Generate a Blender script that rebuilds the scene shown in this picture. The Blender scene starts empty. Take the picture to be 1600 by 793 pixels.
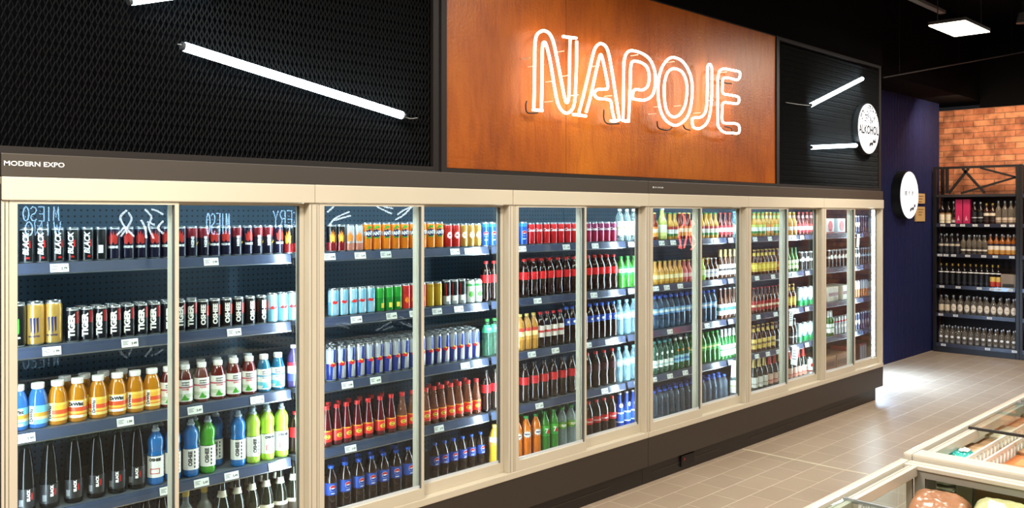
import bpy, bmesh, math, random
from math import pi, sin, cos, atan, radians
from mathutils import Vector, Matrix
random.seed(7)
S = bpy.context.scene
COL = S.collection

# ------------------------------------------------------------------ camera
F, VX, HV, H = 1400.0, 2165.0, 333.0, 1.82
TH = atan((VX - 800) / F); CT, ST = cos(TH), sin(TH)
XC, YC = -1.010, -3.519

def ray(u, v):
    a = (u - 800) / F
    return (CT + ST * a, ST - CT * a, (HV - v) / F)
def atY(u, v, Y):
    d = ray(u, v); t = (Y - YC) / d[1]
    return Vector((XC + d[0] * t, Y, H + d[2] * t))
def atX(u, v, X):
    d = ray(u, v); t = (X - XC) / d[0]
    return Vector((X, YC + d[1] * t, H + d[2] * t))

cam = bpy.data.cameras.new('camera'); camo = bpy.data.objects.new('camera', cam); COL.objects.link(camo)
camo.location = (XC, YC, H); camo.rotation_euler = (pi / 2, 0, -(pi / 2 - TH))
cam.sensor_width = 36; cam.lens = F / 1600 * 36; cam.shift_y = -(396.5 - HV) / 1600
cam.clip_start = .05; cam.clip_end = 100
S.camera = camo
S.view_settings.view_transform = 'Standard'; S.view_settings.look = 'None'
S.view_settings.exposure = 0.0; S.view_settings.gamma = 1.0; S.view_settings.use_curve_mapping = False
w = bpy.data.worlds.new('world'); S.world = w; w.use_nodes = True
w.node_tree.nodes['Background'].inputs[0].default_value = (0.6, .62, .7, 1)
w.node_tree.nodes['Background'].inputs[1].default_value = 0.02
try:
    S.cycles.max_bounces = 10; S.cycles.transparent_max_bounces = 24
    S.cycles.diffuse_bounces = 3; S.cycles.glossy_bounces = 4
    S.cycles.sample_clamp_indirect = 4.0; S.cycles.caustics_reflective = False; S.cycles.caustics_refractive = False
    S.cycles.use_denoising = True
except Exception:
    pass

# ------------------------------------------------------------------ materials
def lin(c):
    c = c / 255.0
    return c / 12.92 if c <= .04045 else ((c + .055) / 1.055) ** 2.4
def col(c): return (lin(c[0]), lin(c[1]), lin(c[2]), 1.0)
MATS = {}
def newmat(name):
    m = bpy.data.materials.new(name); m.use_nodes = True
    return m, m.node_tree, m.node_tree.nodes['Principled BSDF']
def pm(name, c, rough=.5, metal=0.0, coat=0.0, spec=.5, noise=0.0, nscale=20, bump=0.0):
    if name in MATS: return MATS[name]
    m, nt, b = newmat(name)
    b.inputs['Base Color'].default_value = col(c)
    b.inputs['Roughness'].default_value = rough; b.inputs['Metallic'].default_value = metal
    b.inputs['Coat Weight'].default_value = coat; b.inputs['Coat Roughness'].default_value = .08
    b.inputs['Specular IOR Level'].default_value = spec
    if noise or bump:
        tc = nt.nodes.new('ShaderNodeTexCoord'); n = nt.nodes.new('ShaderNodeTexNoise')
        n.inputs['Scale'].default_value = nscale; n.inputs['Detail'].default_value = 6
        nt.links.new(tc.outputs['Object'], n.inputs['Vector'])
        if noise:
            mx = nt.nodes.new('ShaderNodeMix'); mx.data_type = 'RGBA'
            mx.inputs[6].default_value = col([max(0, x * (1 - noise)) for x in c])
            mx.inputs[7].default_value = col([min(255, x * (1 + noise)) for x in c])
            nt.links.new(n.outputs['Fac'], mx.inputs[0]); nt.links.new(mx.outputs[2], b.inputs['Base Color'])
        if bump:
            bp = nt.nodes.new('ShaderNodeBump'); bp.inputs['Strength'].default_value = bump; bp.inputs['Distance'].default_value = .01
            nt.links.new(n.outputs['Fac'], bp.inputs['Height']); nt.links.new(bp.outputs['Normal'], b.inputs['Normal'])
    MATS[name] = m
    return m
def em(name, c, strength):
    if name in MATS: return MATS[name]
    m, nt, b = newmat(name)
    b.inputs['Base Color'].default_value = (.8, .8, .8, 1)
    b.inputs['Emission Color'].default_value = col(c); b.inputs['Emission Strength'].default_value = strength
    MATS[name] = m
    return m
def bands(name, stops, rough=.35, metal=0.0, coat=.3, quad=None, side=None):
    """printed wrap: colours change by height (Generated z); quad / side add a second colour by angle"""
    if name in MATS: return MATS[name]
    m, nt, b = newmat(name)
    N, L = nt.nodes.new, nt.links.new
    tc = N('ShaderNodeTexCoord'); sp = N('ShaderNodeSeparateXYZ'); L(tc.outputs['Generated'], sp.inputs[0])
    cr = N('ShaderNodeValToRGB'); cr.color_ramp.interpolation = 'CONSTANT'
    e = cr.color_ramp.elements
    while len(e) > 1: e.remove(e[-1])
    e[0].position = 0; e[0].color = col(stops[0][1])
    for p, c in stops[1:]:
        k = e.new(p); k.color = col(c)
    L(sp.outputs['Z'], cr.inputs[0]); out = cr.outputs[0]
    if quad or side:
        so = N('ShaderNodeSeparateXYZ'); L(tc.outputs['Object'], so.inputs[0])
        at = N('ShaderNodeMath'); at.operation = 'ARCTAN2'; L(so.outputs['X'], at.inputs[0]); L(so.outputs['Y'], at.inputs[1])
        def math_(op, a, bb=None):
            n = N('ShaderNodeMath'); n.operation = op
            for i, x in enumerate((a, bb)):
                if x is None: continue
                if isinstance(x, (int, float)): n.inputs[i].default_value = x
                else: L(x, n.inputs[i])
            return n.outputs[0]
        if quad:
            k1 = math_('SINE', math_('MULTIPLY', at.outputs[0], 2.0))
            zz = math_('SUBTRACT', sp.outputs['Z'], .52)
            fac = math_('GREATER_THAN', math_('MULTIPLY', math_('ADD', k1, math_('MULTIPLY', zz, .8)), zz), 0.0)
            lim = math_('MULTIPLY', math_('GREATER_THAN', sp.outputs['Z'], .06), math_('LESS_THAN', sp.outputs['Z'], .93))
            fac = math_('MULTIPLY', fac, lim); c2 = quad
        else:
            a0, a1, z0, z1, c2 = side
            fac = math_('MULTIPLY', math_('GREATER_THAN', at.outputs[0], a0), math_('LESS_THAN', at.outputs[0], a1))
            lim = math_('MULTIPLY', math_('GREATER_THAN', sp.outputs['Z'], z0), math_('LESS_THAN', sp.outputs['Z'], z1))
            fac = math_('MULTIPLY', fac, lim)
        mx = N('ShaderNodeMix'); mx.data_type = 'RGBA'; mx.inputs[7].default_value = col(c2)
        L(fac, mx.inputs[0]); L(out, mx.inputs[6]); out = mx.outputs[2]
    L(out, b.inputs['Base Color'])
    b.inputs['Roughness'].default_value = rough; b.inputs['Metallic'].default_value = metal
    b.inputs['Coat Weight'].default_value = coat; b.inputs['Coat Roughness'].default_value = .06
    MATS[name] = m
    return m
def clearmat(name, tint, body, dens=.35, rough=.05):
    """clear plastic or glass: see-through in the middle, solid towards the edges"""
    if name in MATS: return MATS[name]
    m, nt, b = newmat(name); N, L = nt.nodes.new, nt.links.new
    b.inputs['Base Color'].default_value = col(body); b.inputs['Roughness'].default_value = rough
    b.inputs['Coat Weight'].default_value = .6; b.inputs['Coat Roughness'].default_value = .04
    tr = N('ShaderNodeBsdfTransparent'); tr.inputs[0].default_value = col(tint)
    lw = N('ShaderNodeLayerWeight'); lw.inputs[0].default_value = .35
    mr = N('ShaderNodeMapRange'); mr.inputs[3].default_value = dens; mr.inputs[4].default_value = 1.0
    L(lw.outputs['Facing'], mr.inputs[0])
    ms = N('ShaderNodeMixShader'); L(mr.outputs[0], ms.inputs[0]); L(tr.outputs[0], ms.inputs[1]); L(b.outputs[0], ms.inputs[2])
    L(ms.outputs[0], nt.nodes['Material Output'].inputs[0])
    MATS[name] = m
    return m
def glassmat(name, tint, ior=1.38, rough=0.0):
    if name in MATS: return MATS[name]
    m, nt, b = newmat(name); N, L = nt.nodes.new, nt.links.new
    nt.nodes.remove(b)
    tr = N('ShaderNodeBsdfTransparent'); tr.inputs[0].default_value = col(tint)
    gl = N('ShaderNodeBsdfGlossy'); gl.inputs['Roughness'].default_value = rough; gl.inputs[0].default_value = (1, 1, 1, 1)
    fr = N('ShaderNodeFresnel'); ge = N('ShaderNodeNewGeometry')
    io = N('ShaderNodeMix'); io.data_type = 'FLOAT'; io.inputs[2].default_value = ior; io.inputs[3].default_value = 1 / ior   # same thin pane from both sides
    L(ge.outputs['Backfacing'], io.inputs[0]); L(io.outputs[0], fr.inputs[0])
    ms = N('ShaderNodeMixShader'); L(fr.outputs[0], ms.inputs[0]); L(tr.outputs[0], ms.inputs[1]); L(gl.outputs[0], ms.inputs[2])
    L(ms.outputs[0], nt.nodes['Material Output'].inputs[0])
    MATS[name] = m
    return m

# ------------------------------------------------------------------ mesh helpers
class MB:
    def __init__(s): s.v = []; s.f = []
    def add(s, vs, fs):
        o = len(s.v); s.v += [tuple(x) for x in vs]; s.f += [tuple(i + o for i in q) for q in fs]; return s
    def box(s, x0, x1, y0, y1, z0, z1):
        return s.add([(x0, y0, z0), (x1, y0, z0), (x1, y1, z0), (x0, y1, z0), (x0, y0, z1), (x1, y0, z1), (x1, y1, z1), (x0, y1, z1)],
                     [(0, 3, 2, 1), (4, 5, 6, 7), (0, 1, 5, 4), (1, 2, 6, 5), (2, 3, 7, 6), (3, 0, 4, 7)])
    def lathe(s, prof, seg=24, cx=0, cy=0):
        vs, fs = [], []
        n = len(prof)
        for i in range(seg):
            a = 2 * pi * i / seg
            for r, z in prof: vs.append((cx + r * cos(a), cy + r * sin(a), z))
        for i in range(seg):
            j = (i + 1) % seg
            for k in range(n - 1):
                r0, r1 = prof[k][0], prof[k + 1][0]
                if r0 < 1e-6 and r1 < 1e-6: continue
                if r0 < 1e-6: fs.append((i * n + k, j * n + k + 1, i * n + k + 1))
                elif r1 < 1e-6: fs.append((i * n + k, j * n + k, i * n + k + 1))
                else: fs.append((i * n + k, j * n + k, j * n + k + 1, i * n + k + 1))
        return s.add(vs, fs)
    def tube(s, pts, r, seg=8, closed=False):
        P = [Vector(p) for p in pts]; n = len(P); vs, fs = [], []
        up = None
        for i in range(n):
            a = P[(i - 1) % n] if (closed or i > 0) else P[i]
            b = P[(i + 1) % n] if (closed or i < n - 1) else P[i]
            t = (b - a).normalized()
            if up is None:
                up = t.orthogonal().normalized()
            up = (up - t * up.dot(t))
            up = up.normalized() if up.length > 1e-6 else t.orthogonal().normalized()
            q = t.cross(up)
            for k in range(seg):
                g = 2 * pi * k / seg
                vs.append(P[i] + up * (r * cos(g)) + q * (r * sin(g)))
        m = n if closed else n - 1
        for i in range(m):
            j = (i + 1) % n
            for k in range(seg):
                l = (k + 1) % seg
                fs.append((i * seg + k, i * seg + l, j * seg + l, j * seg + k))
        if not closed:
            fs.append(tuple(reversed(range(seg)))); fs.append(tuple((n - 1) * seg + k for k in range(seg)))
        return s.add(vs, fs)
    def bar(s, a, b, wy, wz):
        """rectangular bar between two points; wy thickness along Y-ish, wz other"""
        a, b = Vector(a), Vector(b); t = (b - a).normalized()
        ref = Vector((0, 1, 0)) if abs(t.y) < .9 else Vector((1, 0, 0))
        p = t.cross(ref).normalized(); q = p.cross(t).normalized()
        vs = []
        for e in (a, b):
            for (i, j) in ((-1, -1), (1, -1), (1, 1), (-1, 1)):
                vs.append(e + p * (i * wz / 2) + q * (j * wy / 2))
        return s.add(vs, [(0, 1, 2, 3), (7, 6, 5, 4), (0, 4, 5, 1), (1, 5, 6, 2), (2, 6, 7, 3), (3, 7, 4, 0)])
    def mesh(s, name, mat, smooth=False, bevel=0.0, sharp=35):
        me = bpy.data.meshes.new(name); me.from_pydata(s.v, [], s.f)
        if bevel:
            bm = bmesh.new(); bm.from_mesh(me)
            bmesh.ops.bevel(bm, geom=list(bm.edges), offset=bevel, segments=2, profile=.6, affect='EDGES', clamp_overlap=True)
            bm.to_mesh(me); bm.free()
        bm = bmesh.new(); bm.from_mesh(me); bmesh.ops.recalc_face_normals(bm, faces=list(bm.faces))
        if smooth:
            for f in bm.faces: f.smooth = True
            for e in bm.edges:
                if len(e.link_faces) == 2 and e.calc_face_angle(0) > radians(sharp): e.smooth = False
        bm.to_mesh(me); bm.free()
        if mat: me.materials.append(mat)
        me.update()
        return me
    def obj(s, name, mat, parent=None, smooth=False, bevel=0.0, loc=(0, 0, 0), rz=0.0):
        return link(name, s.mesh(name, mat, smooth, bevel), parent, loc, rz)
def link(name, data, parent=None, loc=(0, 0, 0), rz=0.0):
    o = bpy.data.objects.new(name, data); COL.objects.link(o)
    if parent is not None: o.parent = parent
    o.location = loc; o.rotation_euler = (0, 0, rz)
    return o
def tag(o, label, cat, group=None):
    o['label'] = label; o['category'] = cat
    if group: o['group'] = group
    return o
def struct(o): o['kind'] = 'structure'; return o
def empty(name, loc=(0, 0, 0), rz=0.0):
    o = link(name, None, None, loc, rz); o.empty_display_size = .1; return o

TXT = {}
def textmesh(txt, size, bold=0.0, shear=0.0, sx=1.0, space=1.0):
    """flat lettering in XZ, centred on the origin, as (verts2d, faces)"""
    k = (txt, size, bold, shear, sx, space)
    if k in TXT: return TXT[k]
    c = bpy.data.curves.new('t', 'FONT'); c.body = txt; c.size = size; c.offset = bold; c.shear = shear
    c.space_character = space; c.resolution_u = 3; c.align_x = 'CENTER'; c.align_y = 'CENTER'
    o = bpy.data.objects.new('t', c); COL.objects.link(o)
    dg = bpy.context.evaluated_depsgraph_get(); dg.update()
    me = bpy.data.meshes.new_from_object(o.evaluated_get(dg))
    vs = [(v.co.x * sx, v.co.y) for v in me.vertices]; fs = [tuple(p.vertices) for p in me.polygons]
    xs = [v[0] for v in vs]; ys = [v[1] for v in vs]
    mx, my = (min(xs) + max(xs)) / 2, (min(ys) + max(ys)) / 2
    vs = [(x - mx, y - my) for x, y in vs]
    bpy.data.objects.remove(o); bpy.data.meshes.remove(me); bpy.data.curves.remove(c)
    TXT[k] = (vs, fs)
    return TXT[k]
def poly2d(pts): return (list(pts), [tuple(range(len(pts)))])
def wrapmesh(name, items, r, mat, maxedge=.004, lift=.0007):
    """wrap flat 2-D shapes ((x,z) verts, faces) around a cylinder of radius r, front at -Y"""
    bm = bmesh.new()
    for vs, fs in items:
        bv = [bm.verts.new((x, 0, z)) for x, z in vs]
        for f in fs:
            try: bm.faces.new([bv[i] for i in f])
            except ValueError: pass
    bmesh.ops.triangulate(bm, faces=list(bm.faces))
    for _ in range(3):
        es = [e for e in bm.edges if abs(e.verts[0].co.x - e.verts[1].co.x) > maxedge]
        if not es: break
        bmesh.ops.subdivide_edges(bm, edges=es, cuts=1)
        bmesh.ops.triangulate(bm, faces=[f for f in bm.faces if len(f.verts) > 3])
    rr = r(0) if callable(r) else r
    for v in bm.verts:
        a = v.co.x / rr; q = (r(v.co.z) if callable(r) else r) + lift
        v.co = Vector((q * sin(a), -q * cos(a), v.co.z))
    bmesh.ops.recalc_face_normals(bm, faces=list(bm.faces))
    me = bpy.data.meshes.new(name); bm.to_mesh(me); bm.free(); me.materials.append(mat)
    return me
def xf(item, dx=0, dz=0, rot=0, s=1.0):
    vs, fs = item; c, n = cos(rot), sin(rot)
    return ([((x * c - z * n) * s + dx, (x * n + z * c) * s + dz) for x, z in vs], fs)
def disc2d(r, n=20, a0=0, a1=2 * pi):
    return poly2d([(r * cos(a0 + (a1 - a0) * i / n), r * sin(a0 + (a1 - a0) * i / n)) for i in range(n if abs(a1 - a0 - 2 * pi) < 1e-6 else n + 1)])
def wall_text(name, txt, size, mat, parent, origin, depth=.002, bold=0.0, sx=1.0, shear=0.0, axis='y', space=1.0):
    """lettering standing on a plane facing -Y (axis y) or -X (axis x)"""
    vs, fs = textmesh(txt, size, bold, shear, sx, space)
    m = MB()
    if axis == 'y': m.add([(x, 0, z) for x, z in vs], fs)
    else: m.add([(0, -x, z) for x, z in vs], fs)
    me = m.mesh(name, mat)
    o = link(name, me, parent, origin)
    return o
def curve_pts(pts, closed=False, sub=6):
    P = [Vector(p) for p in pts]; n = len(P); out = []
    for i in range(n if closed else n - 1):
        g = lambda k: P[k % n] if closed else P[max(0, min(n - 1, k))]
        a, b, c, d = g(i - 1), g(i), g(i + 1), g(i + 2)
        for k in range(sub):
            t = k / sub
            out.append(.5 * (2 * b + (c - a) * t + (2 * a - 5 * b + 4 * c - d) * t * t + (3 * b - a - 3 * c + d) * t ** 3))
    if not closed: out.append(P[-1])
    return out

# palette
CREAM = pm('cream_aluminium', (206, 196, 174), .38, .0, .15, noise=.02, nscale=3)
BROWN = pm('dark_brown_panel', (50, 41, 35), .42, noise=.03, nscale=4)
BAND = pm('dark_bronze_band', (64, 57, 49), .45, noise=.03, nscale=3)
BLACK = pm('black_paint', (14, 14, 15), .5)
DARKM = pm('dark_metal', (34, 30, 28), .45)
WHITE = pm('white_plastic', (235, 235, 232), .35)
GREYP = pm('grey_plastic', (128, 132, 130), .4)
STEEL = pm('brushed_steel', (190, 192, 195), .3, 1.0)
RAIL = pm('price_rail_blue_grey', (60, 68, 90), .22, .0, .6)
SHELF = pm('shelf_grey', (96, 100, 106), .4, .3)
GLASS = glassmat('door_glass', (244, 250, 248), 1.33)
PAPER = pm('price_paper', (226, 228, 224), .7)
INK = pm('black_ink', (18, 18, 20), .6)
GREYINK = pm('grey_ink', (110, 112, 116), .6)
LED = em('led_cool_white', (222, 240, 255), 60.0)
NEON = em('neon_warm_white', (255, 240, 214), 8.0)
TUBEL = em('led_tube_white', (222, 244, 255), 14.0)

# ------------------------------------------------------------------ room shell
def floor_mat():
    m, nt, b = newmat('beige_floor_tiles'); N, L = nt.nodes.new, nt.links.new
    tc = N('ShaderNodeTexCoord'); mp = N('ShaderNodeMapping'); L(tc.outputs['Object'], mp.inputs[0])
    br = N('ShaderNodeTexBrick'); L(mp.outputs[0], br.inputs[0])
    br.inputs['Scale'].default_value = 1.0; br.inputs['Brick Width'].default_value = .29; br.inputs['Row Height'].default_value = .193
    br.inputs['Mortar Size'].default_value = .0035; br.inputs['Mortar Smooth'].default_value = .4
    br.inputs['Color1'].default_value = col((172, 152, 130)); br.inputs['Color2'].default_value = col((165, 146, 125)); br.inputs['Mortar'].default_value = col((208, 194, 170))
    n = N('ShaderNodeTexNoise'); n.inputs['Scale'].default_value = 1.3; n.inputs['Detail'].default_value = 5; L(tc.outputs['Object'], n.inputs['Vector'])
    mx = N('ShaderNodeMix'); mx.data_type = 'RGBA'; mx.blend_type = 'MULTIPLY'; mx.inputs[0].default_value = .35
    cr = N('ShaderNodeValToRGB'); cr.color_ramp.elements[0].color = (.72, .70, .68, 1); cr.color_ramp.elements[1].color = (1, 1, 1, 1)
    cr.color_ramp.elements[0].position = .35; cr.color_ramp.elements[1].position = .62
    L(n.outputs['Fac'], cr.inputs[0]); L(br.outputs['Color'], mx.inputs[6]); L(cr.outputs[0], mx.inputs[7]); L(mx.outputs[2], b.inputs['Base Color'])
    b.inputs['Roughness'].default_value = .36; b.inputs['Specular IOR Level'].default_value = .45
    bp = N('ShaderNodeBump'); bp.inputs['Strength'].default_value = .25; bp.inputs['Distance'].default_value = .003; bp.invert = True
    L(br.outputs['Fac'], bp.inputs['Height']); L(bp.outputs[0], b.inputs['Normal'])
    return m
fl = MB().box(-8, 13, -9.4, 2.2, -.1, 0).obj('floor', floor_mat()); struct(fl)
jm = MB().box(5.185, 5.20, -9.3, .04, 0, .0015).obj('trim_1', pm('joint_strip', (214, 204, 176), .45)); struct(jm)
ce = MB().box(-8, 13, -9.4, 2.2, 4.3, 4.4).obj('ceiling', pm('black_ceiling', (4, 4, 5), .9, spec=.08)); struct(ce)
wb = MB().box(-8, 13, -9.4, -9.3, 0, 4.3).obj('wall_back', pm('dark_wall', (20, 20, 22), .8)); struct(wb)
wl = MB().box(-8.1, -8, -9.4, 2.2, 0, 4.3).obj('wall_left', pm('dark_wall', (20, 20, 22), .8)); struct(wl)
wf = MB().box(-8, 7.86, 1.5, 1.6, 0, 4.3).obj('wall_front', pm('night_wall', (8, 10, 16), .85)); struct(wf)

def rib_wall():
    m = MB(); x = 7.86; p = .05
    prof = []
    while x < 11.68:
        prof += [(x, .80), (x + p * .55, .80), (x + p * .65, .815), (x + p * .9, .815)]; x += p
    n = len(prof); vs = []
    for (a, y) in prof: vs += [(a, y, 0), (a, y, 3.3)]
    fs = [(2 * i, 2 * i + 2, 2 * i + 3, 2 * i + 1) for i in range(n - 1)]
    m.add(vs, fs); m.box(7.86, x, .815, .9, 0, 3.3)
    return m
blu = rib_wall().obj('wall_blue', pm('navy_ribbed_panel', (26, 32, 76), .6, spec=.25, noise=.06, nscale=2)); struct(blu)
bul = MB().box(7.86, 12.2, .3, .95, 3.3, 4.3).obj('trim_2', pm('black_ceiling', (4, 4, 5), .9, spec=.08)); struct(bul)

def brick_mat():
    m, nt, b = newmat('old_red_brick'); N, L = nt.nodes.new, nt.links.new
    tc = N('ShaderNodeTexCoord'); sp = N('ShaderNodeSeparateXYZ'); L(tc.outputs['Object'], sp.inputs[0])
    cb = N('ShaderNodeCombineXYZ'); L(sp.outputs['Y'], cb.inputs[0]); L(sp.outputs['Z'], cb.inputs[1])
    br = N('ShaderNodeTexBrick'); L(cb.outputs[0], br.inputs[0])
    br.inputs['Scale'].default_value = 1.0; br.inputs['Brick Width'].default_value = .25; br.inputs['Row Height'].default_value = .078
    br.inputs['Mortar Size'].default_value = .007; br.inputs['Mortar Smooth'].default_value = .5; br.inputs['Bias'].default_value = 0
    br.inputs['Color1'].default_value = col((206, 140, 100)); br.inputs['Color2'].default_value = col((168, 98, 66)); br.inputs['Mortar'].default_value = col((140, 98, 74))
    n = N('ShaderNodeTexNoise'); n.inputs['Scale'].default_value = 7; n.inputs['Detail'].default_value = 8; L(tc.outputs['Object'], n.inputs['Vector'])
    cr = N('ShaderNodeValToRGB'); cr.color_ramp.elements[0].position = .35; cr.color_ramp.elements[0].color = (.35, .3, .28, 1)
    cr.color_ramp.elements[1].position = .6; cr.color_ramp.elements[1].color = (1.15, 1.1, 1.05, 1)
    L(n.outputs['Fac'], cr.inputs[0])
    mx = N('ShaderNodeMix'); mx.data_type = 'RGBA'; mx.blend_type = 'MULTIPLY'; mx.inputs[0].default_value = .8
    L(br.outputs['Color'], mx.inputs[6]); L(cr.outputs[0], mx.inputs[7]); L(mx.outputs[2], b.inputs['Base Color'])
    b.inputs['Roughness'].default_value = .85
    bp = N('ShaderNodeBump'); bp.inputs['Strength'].default_value = .6; bp.inputs['Distance'].default_value = .01; bp.invert = True
    L(br.outputs['Fac'], bp.inputs['Height']); L(bp.outputs[0], b.inputs['Normal'])
    return m
wr = MB().box(-.05, .05, -9.4, .9, 0, 3.2).obj('wall_right', brick_mat(), loc=(11.76, 0, 0)); struct(wr)
bk2 = MB().box(11.71, 12.3, -9.4, .3, 3.2, 4.3).obj('trim_3', pm('black_ceiling', (4, 4, 5), .9, spec=.08)); struct(bk2)

# ------------------------------------------------------------------ coolers
W = 1.3
ZS = {1: 1.63, 2: 1.31, 3: .99, 4: .67, 5: .345}
YF = .182            # front edge of the shelves

def perf_mat():
    m, nt, b = newmat('perforated_steel_panel'); N, L = nt.nodes.new, nt.links.new
    tc = N('ShaderNodeTexCoord'); sp = N('ShaderNodeSeparateXYZ'); L(tc.outputs['Object'], sp.inputs[0])
    def mt(op, a, bb=None):
        n = N('ShaderNodeMath'); n.operation = op
        for i, x in enumerate((a, bb)):
            if x is None: continue
            if isinstance(x, (int, float)): n.inputs[i].default_value = x
            else: L(x, n.inputs[i])
        return n.outputs[0]
    d = []
    for ax in ('X', 'Z'):
        fr = mt('SUBTRACT', mt('FRACT', mt('MULTIPLY', sp.outputs[ax], 1 / .028)), .5); d.append(mt('MULTIPLY', fr, fr))
    hole = mt('LESS_THAN', mt('ADD', d[0], d[1]), .030)
    mx = N('ShaderNodeMix'); mx.data_type = 'RGBA'; L(hole, mx.inputs[0])
    mx.inputs[6].default_value = col((54, 78, 96)); mx.inputs[7].default_value = col((8, 11, 14))
    L(mx.outputs[2], b.inputs['Base Color']); b.inputs['Roughness'].default_value = .55
    return m
PERF = perf_mat()
DECKM = pm('cooler_deck', (60, 48, 42), .3)
REFLG = glassmat('green_reflection', (120, 190, 160), 1.5)

def make_cooler(x0, label, logo_text):
    L3 = 3 * W
    root = empty('refrigerated_cooler', (x0, 0, 0))
    tag(root, label, 'cooler', 'glass-door drink coolers')
    e = .0015
    MB().box(e, L3 - e, .0, .80, 1.952, 2.035).obj('header_band', BAND, root, bevel=.003)
    if logo_text:
        wall_text('logo_lettering', 'MODERN EXPO', .024, WHITE, root, (.112, -.0012, 1.999), bold=.0004, sx=1.22)
    else:
        MB().box(.05, .17, -.0012, .0, 1.990, 1.999).obj('logo_plate', WHITE, root, bevel=.0005)
        wall_text('logo_lettering', 'MODERN EXPO', .012, INK, root, (.112, -.0018, 1.9945), bold=.0004, sx=1.2)
    for i in range(3):
        MB().box(i * W + e, (i + 1) * W - e, -.008, .10, 1.867, 1.951).obj('header_fascia', CREAM, root, bevel=.004)
    # hull
    MB().box(e, L3 - e, .76, .80, .14, 1.952).obj('rear_wall', DARKM, root)
    MB().box(e, L3 - e, .745, .76, .345, 1.94).obj('perforated_panel', PERF, root)
    MB().box(e, L3 - e, .10, .745, 1.925, 1.95).obj('inner_ceiling', pm('inner_ceiling', (120, 130, 138), .5), root)
    for i in range(3): MB().box(i * W + .05, (i + 1) * W - .05, .115, .135, 1.905, 1.925).obj('canopy_light', em('canopy_led', (200, 230, 255), 38.0), root)
    MB().box(e, L3 - e, .08, .745, .30, .345).obj('deck', DECKM, root, bevel=.002)
    MB().box(e, L3 - e, -.004, .085, .325, .362).obj('sill', CREAM, root, bevel=.004)
    MB().box(e, L3 - e, .0, .76, .134, .3245).obj('base_panel', BROWN, root, bevel=.002)
    kx = L3 - (.06 if x0 > 1 else 0)
    MB().box(e, kx, .05, .70, .0, .134).obj('toe_kick', pm('toe_kick_black', (26, 23, 21), .4), root, bevel=.002)
    for i in range(3): MB().box(i * W + .12, i * W + .95, .0465, .0502, .062, .066).obj('toe_kick_grille', pm('grille_edge', (72, 64, 55), .35), root)
    if x0 > 1:
        s = MB().box(.45, .62, .035, .05, .03, .11).obj('socket_box', BLACK, root, bevel=.004)
        MB().box(.47, .49, .031, .035, .075, .09).obj('indicator', pm('red_plastic', (150, 30, 24), .4), s)
    # posts
    for i in range(4):
        a, b2 = i * W - .026, i * W + .026
        if i == 0: a = e
        if i == 3: b2 = L3 - e
        p = MB().box(a, b2, .0, .05, .362, 1.867).obj('post', CREAM, root, bevel=.003)
        m = MB()
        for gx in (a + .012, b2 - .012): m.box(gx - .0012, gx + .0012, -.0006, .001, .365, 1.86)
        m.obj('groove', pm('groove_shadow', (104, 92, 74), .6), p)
        # LED strip behind the post
        lo, hi = max(i * W - .014, e), min(i * W + .014, L3 - e)
        if i == 3 and x0 > 1: lo, hi = L3 - .056, L3 - .034
        st = MB().box(lo, hi, .052, .062, .40, 1.86).obj('led_channel', WHITE, root)
        MB().box(lo + .001, hi - .001, .062, .088, .42, 1.85).obj('led_strip', LED, st)
    # doors
    for i in range(3):
        for k in (0, 1):
            if k == 0: xa, xb, y0 = i * W + .0275, i * W + .656, .0
            else: xa, xb, y0 = i * W + .642, (i + 1) * W - .0275, .040
            z0, z1 = .363, 1.866
            sl = .027 if k == 0 else .016; sr = .016 if k == 0 else .024
            m = MB().box(xa, xa + sl, y0, y0 + .034, z0, z1).box(xb - sr, xb, y0, y0 + .034, z0, z1)
            m.box(xa + sl, xb - sr, y0, y0 + .034, z0, z0 + .055).box(xa + sl, xb - sr, y0, y0 + .034, z1 - .012, z1)
            d = m.obj('door', CREAM, root)
            MB().box(xa + sl - .004, xb - sr + .004, y0 + .022, y0 + .027, z0 + .05, z1 - .008).obj('glass_pane', GLASS, d)
            g = MB().box(xa + sl, xb - sr, y0 + .014, y0 + .022, z0 + .055, z0 + .068).obj('lower_gasket', pm('gasket_white', (206, 212, 214), .25), d)
            g2 = MB().box(xa + sl - .0005, xa + sl + .0025, y0 + .004, y0 + .022, z0 + .055, z1 - .012).box(xb - sr - .0025, xb - sr + .0005, y0 + .004, y0 + .022, z0 + .055, z1 - .012)
            g2.obj('side_gasket', pm('gasket_grey', (96, 100, 98), .4), d)
    return root
c1 = make_cooler(0, 'left-hand run of three drink cooler bays with cream frames and dark band above', True)
c2 = make_cooler(3 * W, 'far run of three drink cooler bays with cream frames, ending at the blue wall', False)
# glazed end panel of the far run
MB().box(3 * W - .03, 3 * W - .012, .06, .745, .362, 1.925).obj('end_panel', pm('mirror_panel', (120, 128, 140), .06, 1.0), c2)
MB().box(-.004, .0013, .0, .745, .362, 1.925).obj('end_panel', DARKM, c1)

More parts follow.
